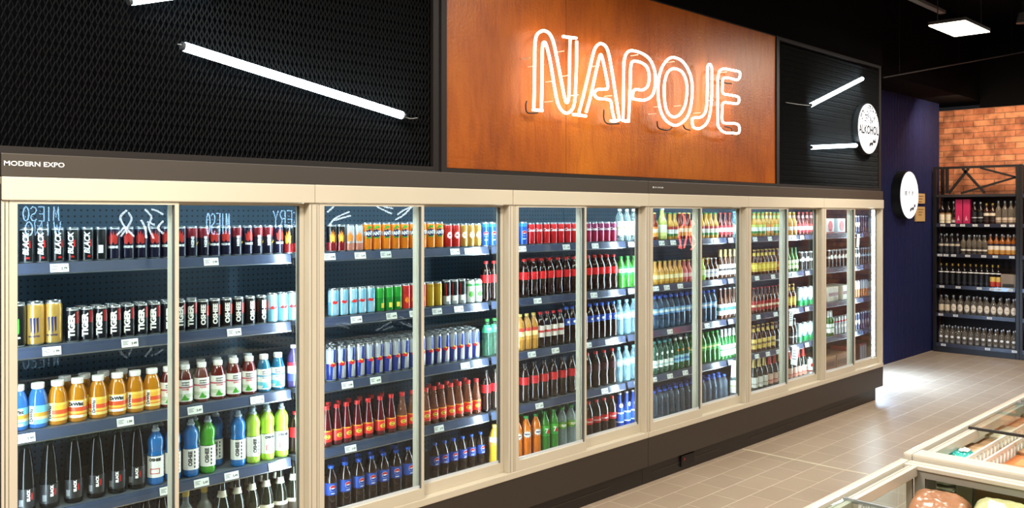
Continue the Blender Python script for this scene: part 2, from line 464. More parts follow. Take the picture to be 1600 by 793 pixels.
# shelves: one thing per bay and level
LV = {1: 'top', 2: 'second', 3: 'third', 4: 'fourth', 5: 'bottom'}
BAYN = ['first', 'second', 'third', 'fourth', 'fifth', 'sixth']
for b in range(6):
    for l in (1, 2, 3, 4):
        z = ZS[l]
        r = empty('cooler_shelf', (b * W + W / 2, YF, z))
        tag(r, f'grey shelf with blue-grey price rail, {LV[l]} level, {BAYN[b]} cooler bay from left', 'shelf', 'cooler shelves')
        hw = W / 2 - .012
        if b == 5: hw -= .012
        ox = -.012 if b == 5 else 0
        MB().box(-hw + ox, hw + ox, .006, .555, -.022, -.001).obj('board', SHELF, r, bevel=.002)
        MB().add([(-hw + ox, .0, -.001), (hw + ox, .0, -.001), (hw + ox, -.008, -.043), (-hw + ox, -.008, -.043),
                  (-hw + ox, .006, -.001), (hw + ox, .006, -.001), (hw + ox, -.002, -.043), (-hw + ox, -.002, -.043)],
                 [(0, 1, 2, 3), (7, 6, 5, 4), (0, 4, 5, 1), (3, 2, 6, 7), (0, 3, 7, 4), (1, 5, 6, 2)]).obj('price_rail', RAIL, r)
        MB().box(-hw + ox, hw + ox, -.0095, -.0075, -.0455, -.0415).obj('rail_edge', STEEL, r)
        if l in (3, 4): MB().box(-hw + ox, hw + ox, .03, .036, -.05, -.022).obj('reflection_strip', REFLG, r)  # added green strip stands in for the reflection under the shelf
        for sx in (-1, 1): MB().box(ox + sx * (hw - .004) - .004, ox + sx * (hw - .004) + .004, .02, .55, -.055, -.022).obj('bracket', DARKM, r)

# ------------------------------------------------------------------ products
CANP = lambda r, h: [(0, .004), (r * .78, .002), (r * .82, 0), (r * .9, .003), (r, h * .045), (r, h * .90), (r * .86, h * .965), (r * .84, h * .975), (r * .86, h), (r * .80, h), (r * .78, h * .975), (0, h * .975)]
PROF = {
 'pet': [(0, 0), (.75, 0), (.95, .015), (1, .05), (1, .32), (.975, .34), (.975, .60), (1, .62), (.97, .68), (.82, .77), (.55, .85), (.40, .90), (.37, .955)],
 'cola': [(0, 0), (.78, 0), (.95, .02), (1, .08), (.97, .18), (.90, .27), (.88, .33), (.97, .42), (1, .50), (1, .62), (.95, .70), (.78, .79), (.55, .86), (.40, .905), (.37, .955)],
 'cone': [(0, 0), (.85, 0), (.97, .02), (1, .06), (1, .36), (.96, .46), (.86, .62), (.70, .78), (.52, .90), (.42, .955), (.3, .985), (0, 1)],
 'taper': [(0, 0), (.85, 0), (.97, .02), (1, .05), (1, .40), (.92, .48), (.75, .62), (.56, .78), (.46, .88), (.43, .95)],
 'sport': [(0, 0), (.85, 0), (.97, .02), (1, .05), (1, .50), (.93, .545), (.90, .575), (.94, .61), (1, .66), (1, .74), (.9, .79), (.66, .845), (.50, .87), (.47, .90)],
 'wide': [(0, 0), (.90, 0), (.98, .02), (1, .05), (1, .54), (.985, .58), (.93, .66), (.80, .76), (.62, .85), (.55, .88), (.54, .94)],
 'beer': [(0, 0), (.9, 0), (.98, .015), (1, .04), (1, .52), (.95, .58), (.75, .66), (.52, .73), (.44, .82), (.41, .96)],
 'wine': [(0, 0), (.9, 0), (.98, .012), (1, .03), (1, .48), (.93, .56), (.72, .65), (.50, .74), (.42, .82), (.39, .97)],
 'spirit': [(0, 0), (.92, 0), (1, .02), (1, .60), (.95, .66), (.66, .73), (.42, .78), (.38, .86), (.37, .93)],
}
def prof_r(kind, r):
    P = PROF[kind]
    def f(zf):
        for (a, z0), (b, z1) in zip(P, P[1:]):
            if z0 <= zf <= z1 and z1 > z0: return r * (a + (b - a) * (zf - z0) / (z1 - z0))
        return r * P[-1][0]
    return f
SEG = 20
SPECS = {}
class Spec: pass
def can(key, desc, h, r, mat, extras=(), name='drink_can', cat='can'):
    s = Spec(); s.key, s.desc, s.h, s.r, s.name, s.cat = key, desc, h, r, name, cat
    s.body = MB().lathe(CANP(r, h), SEG).mesh(name, mat, True)
    lid = MB().lathe([(0, h * .968 + .0012), (r * .79, h * .975 + .0012), (r * .80, h + .0006), (r * .865, h + .0006), (r * .88, h * .972), (r * .87, h * .962)], SEG)
    lid.box(-r * .25, r * .25, -r * .1, r * .45, h * .978, h * .986)
    s.kids = [('lid', lid.mesh('lid', STEEL, True))] + [(n, me) for n, me in extras]
    SPECS[key] = s; return s
def bottle(key, desc, prof, h, r, mat, cap, label=None, lettering=(), cat='bottle', name='soda_bottle', extra=None):
    s = Spec(); s.key, s.desc, s.h, s.r, s.name, s.cat = key, desc, h, r, name, cat
    P = PROF[prof]; rf = prof_r(prof, r)
    s.body = MB().lathe([(a * r, z * h) for a, z in P] + ([(0, P[-1][1] * h)] if P[-1][0] > 0 else []), SEG).mesh(name, mat, True, sharp=50)
    s.kids = []
    if cap:
        cm, z0, crf, style = cap
        cr = crf * r
        if style == 'flat': pr = [(cr * .97, z0 * h), (cr, z0 * h + .002), (cr, h * .99), (cr * .93, h), (0, h)]
        elif style == 'sport': pr = [(cr, z0 * h), (cr, h * .925), (cr * .72, h * .94), (cr * .62, h * .985), (cr * .45, h), (0, h)]
        elif style == 'foil':
            pr = [(rf(z0) + .0006, z0 * h)] + [(rf(zz) + .0008, zz * h) for zz in (z0 + .04, z0 + .09, z0 + .15, .965) if zz > z0] + [(rf(.97) + .0025, h * .985), (rf(.97), h), (0, h)]
        else: pr = [(cr * 1.06, z0 * h), (cr * 1.08, z0 * h + .003), (cr * .95, h * .99), (0, h)]
        m = MB().lathe(pr, SEG if style == 'foil' else 16)
        s.kids.append(('foil' if style == 'foil' else 'cap', m.mesh('cap', cm, True)))
    if label:
        lm, z0, z1 = label[:3]
        zs = [z0 + (z1 - z0) * i / 8 for i in range(9)]
        s.kids.append(('label', MB().lathe([(rf(z) + .0005, z * h) for z in zs], SEG).mesh('label', lm, True)))
        if len(label) > 3:
            for (lm2, a0, a1) in label[3]:
                s.kids.append(('neck_label', MB().lathe([(rf(a0 + (a1 - a0) * i / 4) + .0006, (a0 + (a1 - a0) * i / 4) * h) for i in range(5)], SEG).mesh('neck_label', lm2, True)))
    s.kids += list(lettering)
    if extra: s.kids += extra
    SPECS[key] = s; return s
def vtext(t, size, r, mat, dz, dx=0.0, bold=.0006, sx=1.0, name='lettering', shear=0.0):
    it = xf(textmesh(t, size, bold, shear, sx), dx, dz, pi / 2)
    return (name, wrapmesh(name, [it], r, mat, lift=.0011))
def htext(t, size, r, mat, dz, dx=0.0, bold=.0004, sx=1.0, name='lettering', shear=0.0, rot=0.0, lift=.0011):
    it = xf(textmesh(t, size, bold, shear, sx), dx, dz, rot)
    return (name, wrapmesh(name, [it], r, mat, lift=lift))
def shape(name, polys, r, mat, lift=.0009): return (name, wrapmesh(name, polys, r, mat, lift=lift))
def rect2d(x0, x1, z0, z1): return poly2d([(x0, z0), (x1, z0), (x1, z1), (x0, z1)])

tW = pm('print_white', (245, 245, 242), .4); tR = pm('print_red', (205, 32, 30), .4); tK = INK
tNavy = pm('print_navy', (22, 30, 84), .4); tGold = pm('print_gold', (236, 178, 40), .35); tOr = pm('print_orange', (240, 128, 36), .4)
tGrn = pm('print_green', (70, 160, 50), .4); tFlame = pm('print_flame', (190, 48, 40), .4); tYel = pm('print_yellow', (250, 214, 70), .4)
tBlue = pm('print_blue', (20, 60, 160), .4); tCyan = pm('print_cyan', (60, 170, 215), .4); tGrey = pm('print_grey', (120, 122, 126), .5)
SIL = (176, 180, 184)
def cm(name, *st, **k):
    st = list(st)
    return bands(name, [(0, SIL), (.035, st[0][1])] + [(z, c) for z, c in st[1:]] + [(.935, SIL)], metal=k.pop('metal', .25), rough=k.pop('rough', .3), **k)
def flame(r, w, h, z0):
    base = [(-.5, 0), (-.42, .35), (-.6, .62), (-.3, .5), (-.28, .9), (-.08, .6), (.05, 1), (.16, .6), (.38, .85), (.34, .48), (.58, .6), (.42, .25), (.5, 0), (.2, -.12), (0, .1), (-.2, -.12)]
    return poly2d([(x * w, z0 + z * h) for x, z in base])
star = [(.5 * (1 if i % 2 == 0 else .42) * sin(2 * pi * i / 10), .5 * (1 if i % 2 == 0 else .42) * cos(2 * pi * i / 10)) for i in range(10)]
def starp(s, dx, dz): return poly2d([(x * s + dx, z * s + dz) for x, z in star])
burst = [(.5 * (1 if i % 2 == 0 else .72) * sin(2 * pi * i / 18), .6 * (1 if i % 2 == 0 else .75) * cos(2 * pi * i / 18)) for i in range(18)]
rs = .0262; hs = .134
can('black', 'slim black can with upright white lettering', hs, rs, cm('can_black', (0, (24, 24, 26))),
    [vtext('BLACK', .0275, rs, tW, .074, -.003, .001, shear=.25), vtext('ENERGY', .0075, rs, tR, .072, .0105), shape('star', [starp(.014, .004, .019)], rs, tR)])
can('blackback', 'slim black can turned to its barcode', hs, rs, bands('can_black_back', [(0, SIL), (.035, (24, 24, 26)), (.935, SIL)], metal=.25, rough=.3),
    [shape('barcode', [rect2d(-.009, .009, .03, .062)], rs, tW)] )
can('ngh', 'slim navy can with red flame and white lettering', hs, rs, cm('can_navy', (0, (22, 20, 44))),
    [shape('flame', [flame(rs, .034, .052, .068)], rs, tFlame), htext('NGINE', .0125, rs, tW, .052, 0, .0009)])
can('ngv', 'slim navy can with red top and upright white lettering', hs, rs, cm('can_navy_red', (0, (20, 18, 36)), (.62, (120, 24, 34))),
    [vtext('NGINE', .0155, rs, tW, .066, 0, .0011), shape('gold_swirl', [poly2d([(.016, .05), (.034, .062), (.034, .07), (.02, .06)])], rs, tGold)])
can('burn', 'slim black can with burning flame print', hs, rs, cm('can_burn', (0, (130, 22, 24)), (.34, (14, 12, 14))),
    [shape('flame', [flame(rs, .026, .06, .05)], rs, tOr), shape('flame_core', [flame(rs, .013, .036, .054)], rs, tYel, .0014)])
can('peach', 'slim silver can with orange flame print', hs, rs, cm('can_peach', (0, (196, 120, 96)), (.3, (190, 186, 184))),
    [shape('flame', [flame(rs, .028, .05, .052)], rs, tOr)])
hf = .142
can('orange', 'slim orange soda can with white lettering', hf, .0275, cm('can_orange', (0, (238, 128, 26))),
    [shape('leaf', [poly2d([(-.02, .104), (-.006, .126), (.012, .124), (.018, .112), (.006, .116)])], .0275, tGrn),
     shape('splash', [poly2d([(x * .05, .086 + z * .04) for x, z in burst])], .0275, tNavy),
     htext('FANTA', .026, .0275, tW, .088, .004, .0014, sx=.78, rot=.1, lift=.0017),
     shape('green_band', [rect2d(-.017, .017, .062, .068)], .0275, tGrn, .0015)])
hr = .132
can('lionred', 'slim red can with white beast emblem', hr, .0265, cm('can_red', (0, (190, 36, 26))), [shape('emblem', [poly2d([(x * .034, .068 + z * .036) for x, z in burst]) ], .0265, tW), shape('emblem_core', [starp(.016, 0, .068)], .0265, tR, .0013)])
can('liongold', 'slim gold can with white beast emblem', hr, .0265, cm('can_gold', (0, (186, 140, 62)), metal=.5), [shape('emblem', [poly2d([(x * .034, .068 + z * .036) for x, z in burst])], .0265, tW), shape('emblem_core', [starp(.016, 0, .068)], .0265, tGold, .0013)])
def globe(r, zc, R, k=1.0):
    up = [(R * cos(a), zc + R * sin(a)) for a in [pi * i / 14 for i in range(15)]] + [(-R * .55, zc + R * .05), (R * .1, zc + R * .22)]
    dn = [(R * cos(a), zc + R * sin(a)) for a in [pi + pi * i / 14 for i in range(15)]] + [(R * .5, zc - R * .12), (-R * .1, zc - R * .3)]
    return [shape('globe', [xf(disc2d(R * 1.08, 24), 0, zc)], r, tW), shape('globe_top', [poly2d(up)], r, tR, .0014), shape('globe_bottom', [poly2d(dn)], r, tBlue, .0014)]
can('pep', 'slim blue cola can with round red, white and blue emblem', .138, .0268, cm('can_blue', (0, (24, 84, 190)), (.8, (44, 130, 214))), globe(.0268, .07, .015) + [htext('pepsi', .01, .0268, tW, .036)])
can('coke', 'slim red cola can with white script', .132, .0268, cm('can_coke', (0, (196, 22, 26))), [htext('Coca-Cola', .025, .0268, tW, .088, .01, .0009, shear=.3, sx=.85)])
can('cherry', 'slim dark cherry cola can with white script', .132, .0268, cm('can_cherry', (0, (150, 22, 60)), (.5, (120, 24, 70))), [htext('Coca-Cola', .025, .0268, tW, .088, .01, .0009, shear=.3, sx=.85)])
def claw(r, mat, s=1.0, z=.105):
    P = []
    for k in (-1, 0, 1):
        x = k * .011 * s
        P.append(poly2d([(x - .004, z), (x + .004, z + .004), (x + .002, z - .03 * s), (x + .004, z - .05 * s), (x, z - .058 * s - (k == 0) * .008), (x - .002, z - .03 * s)]))
    return shape('claw_mark', P, r, mat)
can('gold', 'tall gold energy can with dark claw mark', .168, .0325, cm('can_monster_gold', (0, (206, 164, 84)), metal=.6, rough=.28), [claw(.0325, tNavy), htext('MONSTER', .009, .0325, tNavy, .036)])
can('monk', 'tall black energy can with green claw mark', .168, .0325, cm('can_monster_black', (0, (16, 18, 16))), [claw(.0325, tGrn), htext('MONSTER', .009, .0325, tW, .036)])
can('tiger', 'slim black can with big upright white block lettering', .133, .0262, cm('can_tiger', (0, (18, 18, 24)), side=(2.05, 2.6, .55, .9, (150, 24, 30))), [vtext('TIGER', .030, .0262, tW, .065, -.003, .0016, sx=1.12)])
can('oshc', 'slim dark can with upright white rounded lettering', .129, .0262, cm('can_oshee', (0, (24, 20, 22)), side=(1.75, 2.5, .45, .8, (190, 50, 40))), [vtext('OSHEE', .0265, .0262, tW, .064, 0, .0012, sx=1.12)])
can('rbl', 'slim pale blue energy can with red motif', .135, .0268, cm('can_paleblue', (0, (120, 190, 222)), metal=.4, quad=(170, 205, 225)), [shape('bull_motif', [poly2d([(-.018, .066), (-.004, .078), (.006, .072), (.018, .08), (.014, .064), (.002, .06)])], .0268, tR)])
can('grn', 'slim green soda can', .132, .0266, cm('can_green', (0, (30, 130, 44)), (.55, (44, 158, 56))), [shape('panel', [rect2d(-.006, .012, .02, .045)], .0266, tYel)])
can('redc', 'slim red fruit soda can', .134, .0266, cm('can_redfruit', (0, (206, 50, 40)), (.6, (190, 36, 34))), [shape('motif', [poly2d([(x * .026, .05 + z * .03) for x, z in burst])], .0266, tOr)])
can('yel', 'slim golden yellow can', .134, .0266, cm('can_yellow', (0, (200, 160, 40)), (.8, (186, 146, 40)), metal=.4))
can('bw', 'slim black and silver can', .138, .0266, cm('can_bw', (0, (160, 164, 168)), (.38, (26, 26, 28)), quad=None), [shape('panel', [rect2d(-.014, .014, .022, .05)], .0266, tW), shape('stripe', [rect2d(-.016, -.012, .05, .12)], .0266, tR)])
can('wg', 'slim white can with green print', .132, .0266, cm('can_wg', (0, (226, 234, 224)), (.72, (70, 180, 90)), (.82, (226, 234, 224))), [shape('motif', [poly2d([(x * .03, .05 + z * .034) for x, z in burst])], .0266, tGrn)])
can('rb', 'blue and silver energy can with red motif', .165, .0272, cm('can_bluesilver', (0, (40, 58, 150)), metal=.35, quad=(186, 192, 202)), [shape('sun', [xf(disc2d(.008, 16), 0, .086)], .0272, tYel), shape('bull_motif', [poly2d([(-.02, .078), (-.006, .09), (.004, .084), (.018, .094), (.015, .076), (.002, .07)])], .0272, tR, .0013)])
# bottles -------------------------------------------------
capW, capR, capB, capG, capK = (pm('cap_white', (240, 240, 236), .4), pm('cap_red', (200, 34, 36), .35), pm('cap_blue', (40, 92, 200), .35), pm('cap_green', (40, 150, 56), .35), pm('cap_black', (22, 22, 24), .4))
capT = pm('cap_teal', (60, 140, 140), .4); capLB = pm('cap_light_blue', (130, 200, 226), .35); capY = pm('cap_yellow', (226, 196, 96), .4)
def liq(name, c, dens=.9, tint=None): return clearmat(name, tint or [min(255, x + 40) for x in c], c, dens)
lqY = liq('juice_yellow', (190, 122, 26), .88); lqB = liq('water_blue_pet', (60, 120, 200), .7, (120, 180, 240)); lqRd = liq('juice_dark_red', (92, 28, 26), .93)
lqCola = liq('cola_dark', (36, 20, 16), .95); lqBlk = pm('black_pet', (8, 9, 10), .07, 0, .0, .28); lqSB = liq('sport_blue', (28, 104, 176), .95); lqSG = liq('sport_green', (66, 150, 40), .95); lqSL = liq('sport_lime', (164, 200, 66), .95)
lqTeal = liq('vitamin_teal', (30, 90, 120), .9); lqRed = liq('soda_red', (84, 8, 16), .9); lqAmb = liq('soda_amber', (124, 46, 26), .75, (220, 140, 100)); lqOr = liq('soda_orange', (232, 120, 30), .95)
lqGr = liq('soda_green', (60, 140, 50), .85); lqClr = liq('clear_pet', (196, 214, 216), .22, (236, 244, 244)); lqWat = liq('water_pet', (150, 190, 210), .35, (206, 230, 240)); lqBG = liq('blue_glass', (30, 80, 190), .5, (120, 170, 240))
lqGG = liq('green_glass', (24, 110, 40), .8, (110, 200, 110)); lqBr = liq('brown_glass', (70, 36, 18), .9); lqWn = liq('wine_glass', (24, 30, 20), .93); lqPY = liq('pale_yellow_drink', (206, 206, 110), .8); lqPk = liq('pink_drink', (214, 110, 96), .8)
lqGold = liq('cider_gold', (204, 150, 60), .85)
def lb(name, *st, **k): return bands(name, list(st), metal=0, rough=.45, coat=.2, **k)
r = .0355
for k, lq, lab, ds in (('dwb', lqB, lb('label_dw_blue', (0, (120, 190, 228)), (.25, (222, 206, 150)), (.4, (200, 150, 50)), (.62, (110, 190, 230))), 'blue'), ('dwy', lqY, lb('label_dw_yellow', (0, (238, 214, 120)), (.16, (232, 130, 40)), (.24, (240, 196, 80)), (.36, (226, 84, 40)), (.6, (238, 180, 60)), (.85, (240, 205, 90))), 'yellow')):
    lt = [shape('label_panel', [rect2d(-.034, -.017, .018, .086)], r, tW), vtext('DrWitt', .0165, r, INK, .052, -.025, .0008)]
    bottle(k, f'broad {ds} vitamin water bottle with white cap', 'wide', .172, r, lq, (capW, .875, .66, 'flat'), (lab, .10, .51), lt, name='water_bottle')
    lt = [shape('label_panel', [rect2d(-.026, .026, .06, .084), rect2d(-.026, .026, .018, .028)], r, tW), htext('DrWitt', .018, r, INK, .072, 0, .0012)]
    bottle(k + '2', f'broad {ds} vitamin water bottle, lettered label facing out', 'wide', .172, r, lq, (capW, .875, .66, 'flat'), (lab, .10, .51), lt, name='water_bottle')
r = .0325
for k, lq, c1_, ds in (('osw', lqRd, (196, 90, 110), 'dark red'), ('osb', lqTeal, (60, 160, 200), 'dark teal')):
    lab = lb('label_osw' + k, (0, (236, 236, 230)), (.18, (200, 214, 190) if k == 'osw' else (120, 200, 220)), (.36, (238, 238, 234)), (.62, c1_), (.7, (240, 240, 236)))
    lt = [shape('name_box', [rect2d(-.016, .016, .083, .098)], r, INK), htext('OSHEE', .0105, r, tW, .0905, 0, .0005, lift=.0016), htext('VITAMIN', .0075, r, tGrey, .076), htext('WATER', .0085, r, tR if k == 'osw' else tBlue, .066), shape('motif', [poly2d([(-.018, .02), (-.004, .045), (.006, .03), (.018, .026), (.01, .018)])], r, tGrn if k == 'osw' else tCyan)]
    bottle(k, f'{ds} vitamin water bottle with white label and cap', 'wide', .172, r, lq, (capW, .875, .62, 'flat'), (lab, .08, .62), lt, name='water_bottle')
r = .035
bottle('cone', 'large black tapering bottle', 'cone', .262, r, lqBlk, None, (lb('label_cone', (0, (30, 32, 36)), (.5, (22, 22, 26))), .08, .36), [vtext('BLACK', .014, r, tW, .07, .004, .0008), vtext('ENERGY', .007, r, tR, .065, .016), shape('barcode', [rect2d(-.03, -.014, .03, .055)], r, tGrey)])
r = .0330
for k, lq, ds in (('spb', lqSB, 'blue'), ('spg', lqSG, 'green'), ('spl', lqSL, 'lime')):
    lab = lb('label_sport', (0, (238, 238, 236)), (.97, (30, 30, 30)))
    lt1 = [vtext('OSHEE', .0215, r, INK, .082, -.004, .001), shape('text_lines', [rect2d(.012, .018, .04 + .016 * i, .050 + .016 * i) for i in range(5)], r, INK)]
    lt2 = [htext('OSHEE', .0165, r, INK, .108, 0, .001), shape('red_frame', [rect2d(-.02, .02, .048, .051), rect2d(-.02, .02, .068, .071), rect2d(-.02, -.017, .051, .068), rect2d(.017, .02, .051, .068)], r, tR)]
    capc = clearmat('sport_cap_clear', (225, 235, 240), (205, 222, 232), .6)
    bottle(k, f'{ds} sports drink bottle with clear sport cap', 'sport', .25, r, lq, (capc, .895, .52, 'sport'), (lab, .13, .50), lt1)
    bottle(k + '2', f'{ds} sports drink bottle with wide white label', 'sport', .25, r, lq, (capc, .895, .52, 'sport'), (lab, .13, .50), lt2)
r = .0275
lab = lb('label_redsoda', (0, (196, 26, 24)), (.08, (220, 40, 30)), (.9, (240, 160, 40)))
lt = [shape('oval', [xf(([(x * 1.5, z) for x, z in disc2d(.0105, 18)[0]], disc2d(.0105, 18)[1]), 0, .05)], r, tYel), shape('oval_core', [xf(([(x * 1.5, z) for x, z in disc2d(.0075, 18)[0]], disc2d(.0075, 18)[1]), 0, .05)], r, INK, .0013), htext('TIGER', .008, r, tYel, .05, 0, .0005, lift=.0017)]
bottle('tgr', 'red soda bottle with red cap and red label', 'taper', .20, r, lqRed, (capR, .90, .52, 'flat'), (lab, .12, .40), lt)
bottle('tga', 'see-through amber soda bottle with red cap and label', 'taper', .20, r, liq('amber_pet', (150, 96, 74), .42, (232, 196, 172)), (capR, .90, .52, 'flat'), (lab, .12, .40), lt, )
r = .0315
for k, cap_, lc, ds, tx, lq, hh in (('ck', capR, (200, 20, 26), 'dark cola bottle with red cap and red label', 'Coca-Cola', lqCola, .232), ('ckz', capK, (186, 22, 30), 'dark cola bottle with black cap and red label', '', lqCola, .238), ('ckc', capR, (60, 14, 26), 'dark cherry cola bottle with red cap', 'Coca-Cola', lqCola, .236)):
    lt = [htext(tx, .018, .0305, tW, hh * .56, 0, .0006, shear=.3)] if tx else [vtext('zero', .012, .0305, INK, hh * .56, 0, .0006)]
    bottle(k, ds, 'cola', hh, r, lq, (cap_, .93, .44, 'flat'), (lb('label_' + k, (0, lc)), .46, .66), lt)
lab = lb('label_lowcoke', (0, (206, 30, 34)))
bottle('ckl', 'dark cola bottle with red cap, script on red label', 'cola', .24, r, lqCola, (capR, .93, .44, 'flat'), (lab, .38, .56), [htext('Coca-Cola', .018, .0305, tW, .112, 0, .0006, shear=.3)])
for k, hh in (('pp', .225), ('pps', .192)):
    rr = .0315 if k == 'pp' else .0275
    lab = lb('label_cola_blue', (0, (34, 62, 150)), (.1, (40, 84, 180)))
    bottle(k, 'dark cola bottle with blue cap and round emblem label', 'pet', hh, rr, lqCola, (capB, .93, .47, 'flat'), (lab, .36, .63), globe(rr, hh * .52, .0145) + [htext('pepsi', .009, rr, tW, hh * .405)])
bottle('pp3', 'dark cola bottle with blue label', 'pet', .235, .0285, lqCola, (capB, .93, .47, 'flat'), (lb('label_cola_blue2', (0, (60, 96, 190)), (.15, (44, 70, 160))), .50, .68), [shape('emblem', [xf(disc2d(.009, 16), 0, .138)], .0285, tW)])
r = .0315
bottle('mir', 'orange soda bottle with green cap', 'pet', .242, r, lqOr, (capG, .93, .46, 'flat'), (lb('label_mirinda', (0, (236, 110, 40)), (.1, (230, 140, 60))), .45, .66), [shape('splash', [poly2d([(x * .05, .134 + z * .036) for x, z in burst])], r, tW), htext('Mirinda', .011, r, tNavy, .135, 0, .0006, shear=.2, lift=.0015)])
bottle('svg', 'green lemonade bottle with bright green label', 'pet', .245, r, lqGr, (capG, .93, .46, 'flat'), (lb('label_7up', (0, (50, 160, 60)), (.5, (70, 180, 60))), .38, .64), [shape('dot', [xf(disc2d(.012, 18), .008, .12)], r, tR), htext('7', .042, r, tW, .126, -.004, .001, lift=.0015)])
bottle('svc', 'clear lemonade bottle with green cap and label', 'pet', .245, r, lqClr, (capG, .93, .46, 'flat'), (lb('label_lime', (0, (90, 150, 60)), (.3, (180, 190, 60)), (.7, (100, 160, 60))), .45, .62), [htext('7UP', .02, r, tW, .131, 0, .001)])
bottle('spr', 'green lemonade bottle with white and green label', 'pet', .215, .0305, lqGr, (capG, .93, .46, 'flat'), (lb('label_sprite', (0, (46, 150, 70)), (.3, (226, 236, 230)), (.75, (50, 160, 80))), .40, .68), [htext('Sprite', .014, .0305, tBlue, .116, 0, .0006, rot=.15)])
bottle('spc', 'pale green lemonade bottle with green neck', 'pet', .215, .0305, liq('pale_green_pet', (84, 124, 104), .3, (200, 232, 214)), (capG, .93, .46, 'flat'), (lb('label_spc', (0, (60, 170, 120)), (.4, (70, 180, 130))), .64, .84), [htext('Sprite', .013, .027, tW, .158, 0, .0006)])
bottle('frt', 'tall yellow fruit drink bottle', 'cola', .235, .033, liq('fruit_yellow', (226, 172, 50), .95), (capY, .93, .44, 'flat'), (lb('label_frt', (0, (226, 140, 60)), (.4, (240, 232, 220))), .50, .70), [shape('motif', [xf(disc2d(.011, 16), -.012, .14)], .032, tR)])
bottle('wat', 'clear water bottle with pale blue cap and label', 'pet', .237, .0305, lqWat, (capLB, .93, .46, 'flat'), (lb('label_wat', (0, (150, 205, 220)), (.3, (226, 240, 242)), (.7, (120, 190, 210))), .46, .66), [htext('AQUA', .012, .0305, tBlue, .133)], name='water_bottle')
bottle('wdb', 'blue tinted water bottle with white label', 'pet', .235, .0295, liq('water_deep', (84, 112, 140), .35, (180, 206, 226)), (capB, .93, .46, 'flat'), (lb('label_wdb', (0, (90, 140, 190)), (.3, (200, 215, 225)), (.7, (110, 160, 200))), .44, .62), name='water_bottle')
bottle('wgl', 'blue glass water bottle with white ring print', 'beer', .25, .0295, lqBG, (pm('cap_silver', (180, 186, 196), .3, .8), .95, .46, 'crown'), (lb('label_wgl', (0, (210, 220, 235)), (.12, (40, 90, 200)), (.85, (220, 228, 240))), .20, .48), [shape('ring_print', [xf(disc2d(.014, 20), 0, .165)], lambda z: .027, tW)], name='water_bottle')
bottle('wpl', 'plain clear water bottle with blue cap', 'pet', .205, .0300, liq('plain_water', (120, 136, 152), .2, (214, 226, 234)), (capB, .92, .52, 'flat'), None, name='water_bottle')
bottle('wbc', 'clear bottle with white label and neck tag', 'pet', .22, .029, lqClr, (capW, .93, .46, 'flat'), (lb('label_wbc', (0, (228, 234, 226)), (.5, (190, 214, 120)), (.6, (232, 236, 230))), .18, .62), name='water_bottle')
bottle('tea', 'amber iced tea bottle with yellow label', 'pet', .22, .0300, liq('tea', (196, 140, 60), .85), (capY, .93, .46, 'flat'), (lb('label_tea', (0, (206, 150, 60)), (.3, (236, 214, 150)), (.7, (200, 60, 40))), .30, .62))
bottle('tel', 'dark iced tea bottle with pale label', 'pet', .22, .0300, lqCola, (capR, .93, .46, 'flat'), (lb('label_tel', (0, (200, 190, 180)), (.4, (180, 40, 36)), (.6, (214, 206, 196))), .30, .62))
bottle('ska', 'small red labelled cola bottle with red cap', 'cola', .20, .028, lqCola, (capR, .93, .44, 'flat'), (lb('label_ska', (0, (200, 24, 28))), .40, .64), [htext('Cola', .012, .027, tW, .104, 0, .0005, shear=.3)])
bottle('fzb', 'dark drink bottle with white label', 'pet', .20, .0295, liq('violet_drink', (70, 60, 110), .8), (capW, .93, .46, 'flat'), (lb('label_fzb', (0, (70, 80, 170)), (.4, (226, 228, 232)), (.8, (180, 40, 60))), .16, .6))
GOLDF = pm('gold_foil', (214, 190, 120), .3, .7); REDF = pm('red_foil', (190, 50, 48), .35, .4); SILF = pm('silver_foil', (214, 216, 214), .3, .6); WHF = pm('pale_foil', (226, 218, 196), .4); BLKF = pm('black_foil', (24, 24, 26), .35)
bottle('wn', 'dark wine bottle with pale gold neck band', 'wine', .285, .0365, lqWn, (capK, .985, .44, 'flat'), (lb('label_wn', (0, (214, 204, 176)), (.2, (60, 50, 40)), (.8, (214, 204, 176))), .12, .42, [(WHF, .70, .80)]), name='wine_bottle')
bottle('wny', 'clear bottle with yellow cap', 'spirit', .255, .034, liq('clear_glass', (180, 186, 180), .4, (226, 232, 226)), (capY, .90, .44, 'flat'), (lb('label_wny', (0, (206, 190, 140)), (.5, (120, 60, 40))), .12, .5), name='wine_bottle')
bottle('cha', 'dark sparkling wine bottle with gold foil neck', 'wine', .28, .037, lqWn, (GOLDF, .70, .42, 'foil'), (lb('label_cha', (0, (226, 222, 208)), (.3, (170, 160, 140)), (.4, (230, 226, 214))), .12, .42), name='wine_bottle')
bottle('chr', 'dark sparkling wine bottle with red foil neck', 'wine', .28, .037, lqWn, (REDF, .70, .42, 'foil'), (lb('label_chr', (0, (214, 150, 130)), (.3, (190, 80, 70)), (.4, (226, 190, 170))), .12, .42), name='wine_bottle')
def beer(key, desc, liqm, capm, lcol, h=.20, r=.0285, foil=None, neck=None, prof='beer'):
    lab = lb('label_' + key, *lcol)
    nk = [(neck, .74, .86)] if neck else []
    bottle(key, desc, prof, h, r, liqm, (foil, .74, .42, 'foil') if foil else (capm, .955, .46, 'crown'), (lab, .12, .48, nk), name='beer_bottle')
CAPG = pm('crown_gold', (206, 176, 90), .3, .8); CAPS = pm('crown_silver', (190, 194, 198), .3, .8); CAPR = pm('crown_red', (186, 40, 40), .35, .3); CAPGR = pm('crown_green', (40, 130, 60), .35, .3)
beer('b_pale', 'large pale green-yellow drink bottle', lqPY, CAPS, [(0, (214, 214, 120)), (.3, (236, 236, 200))], .225, .037)
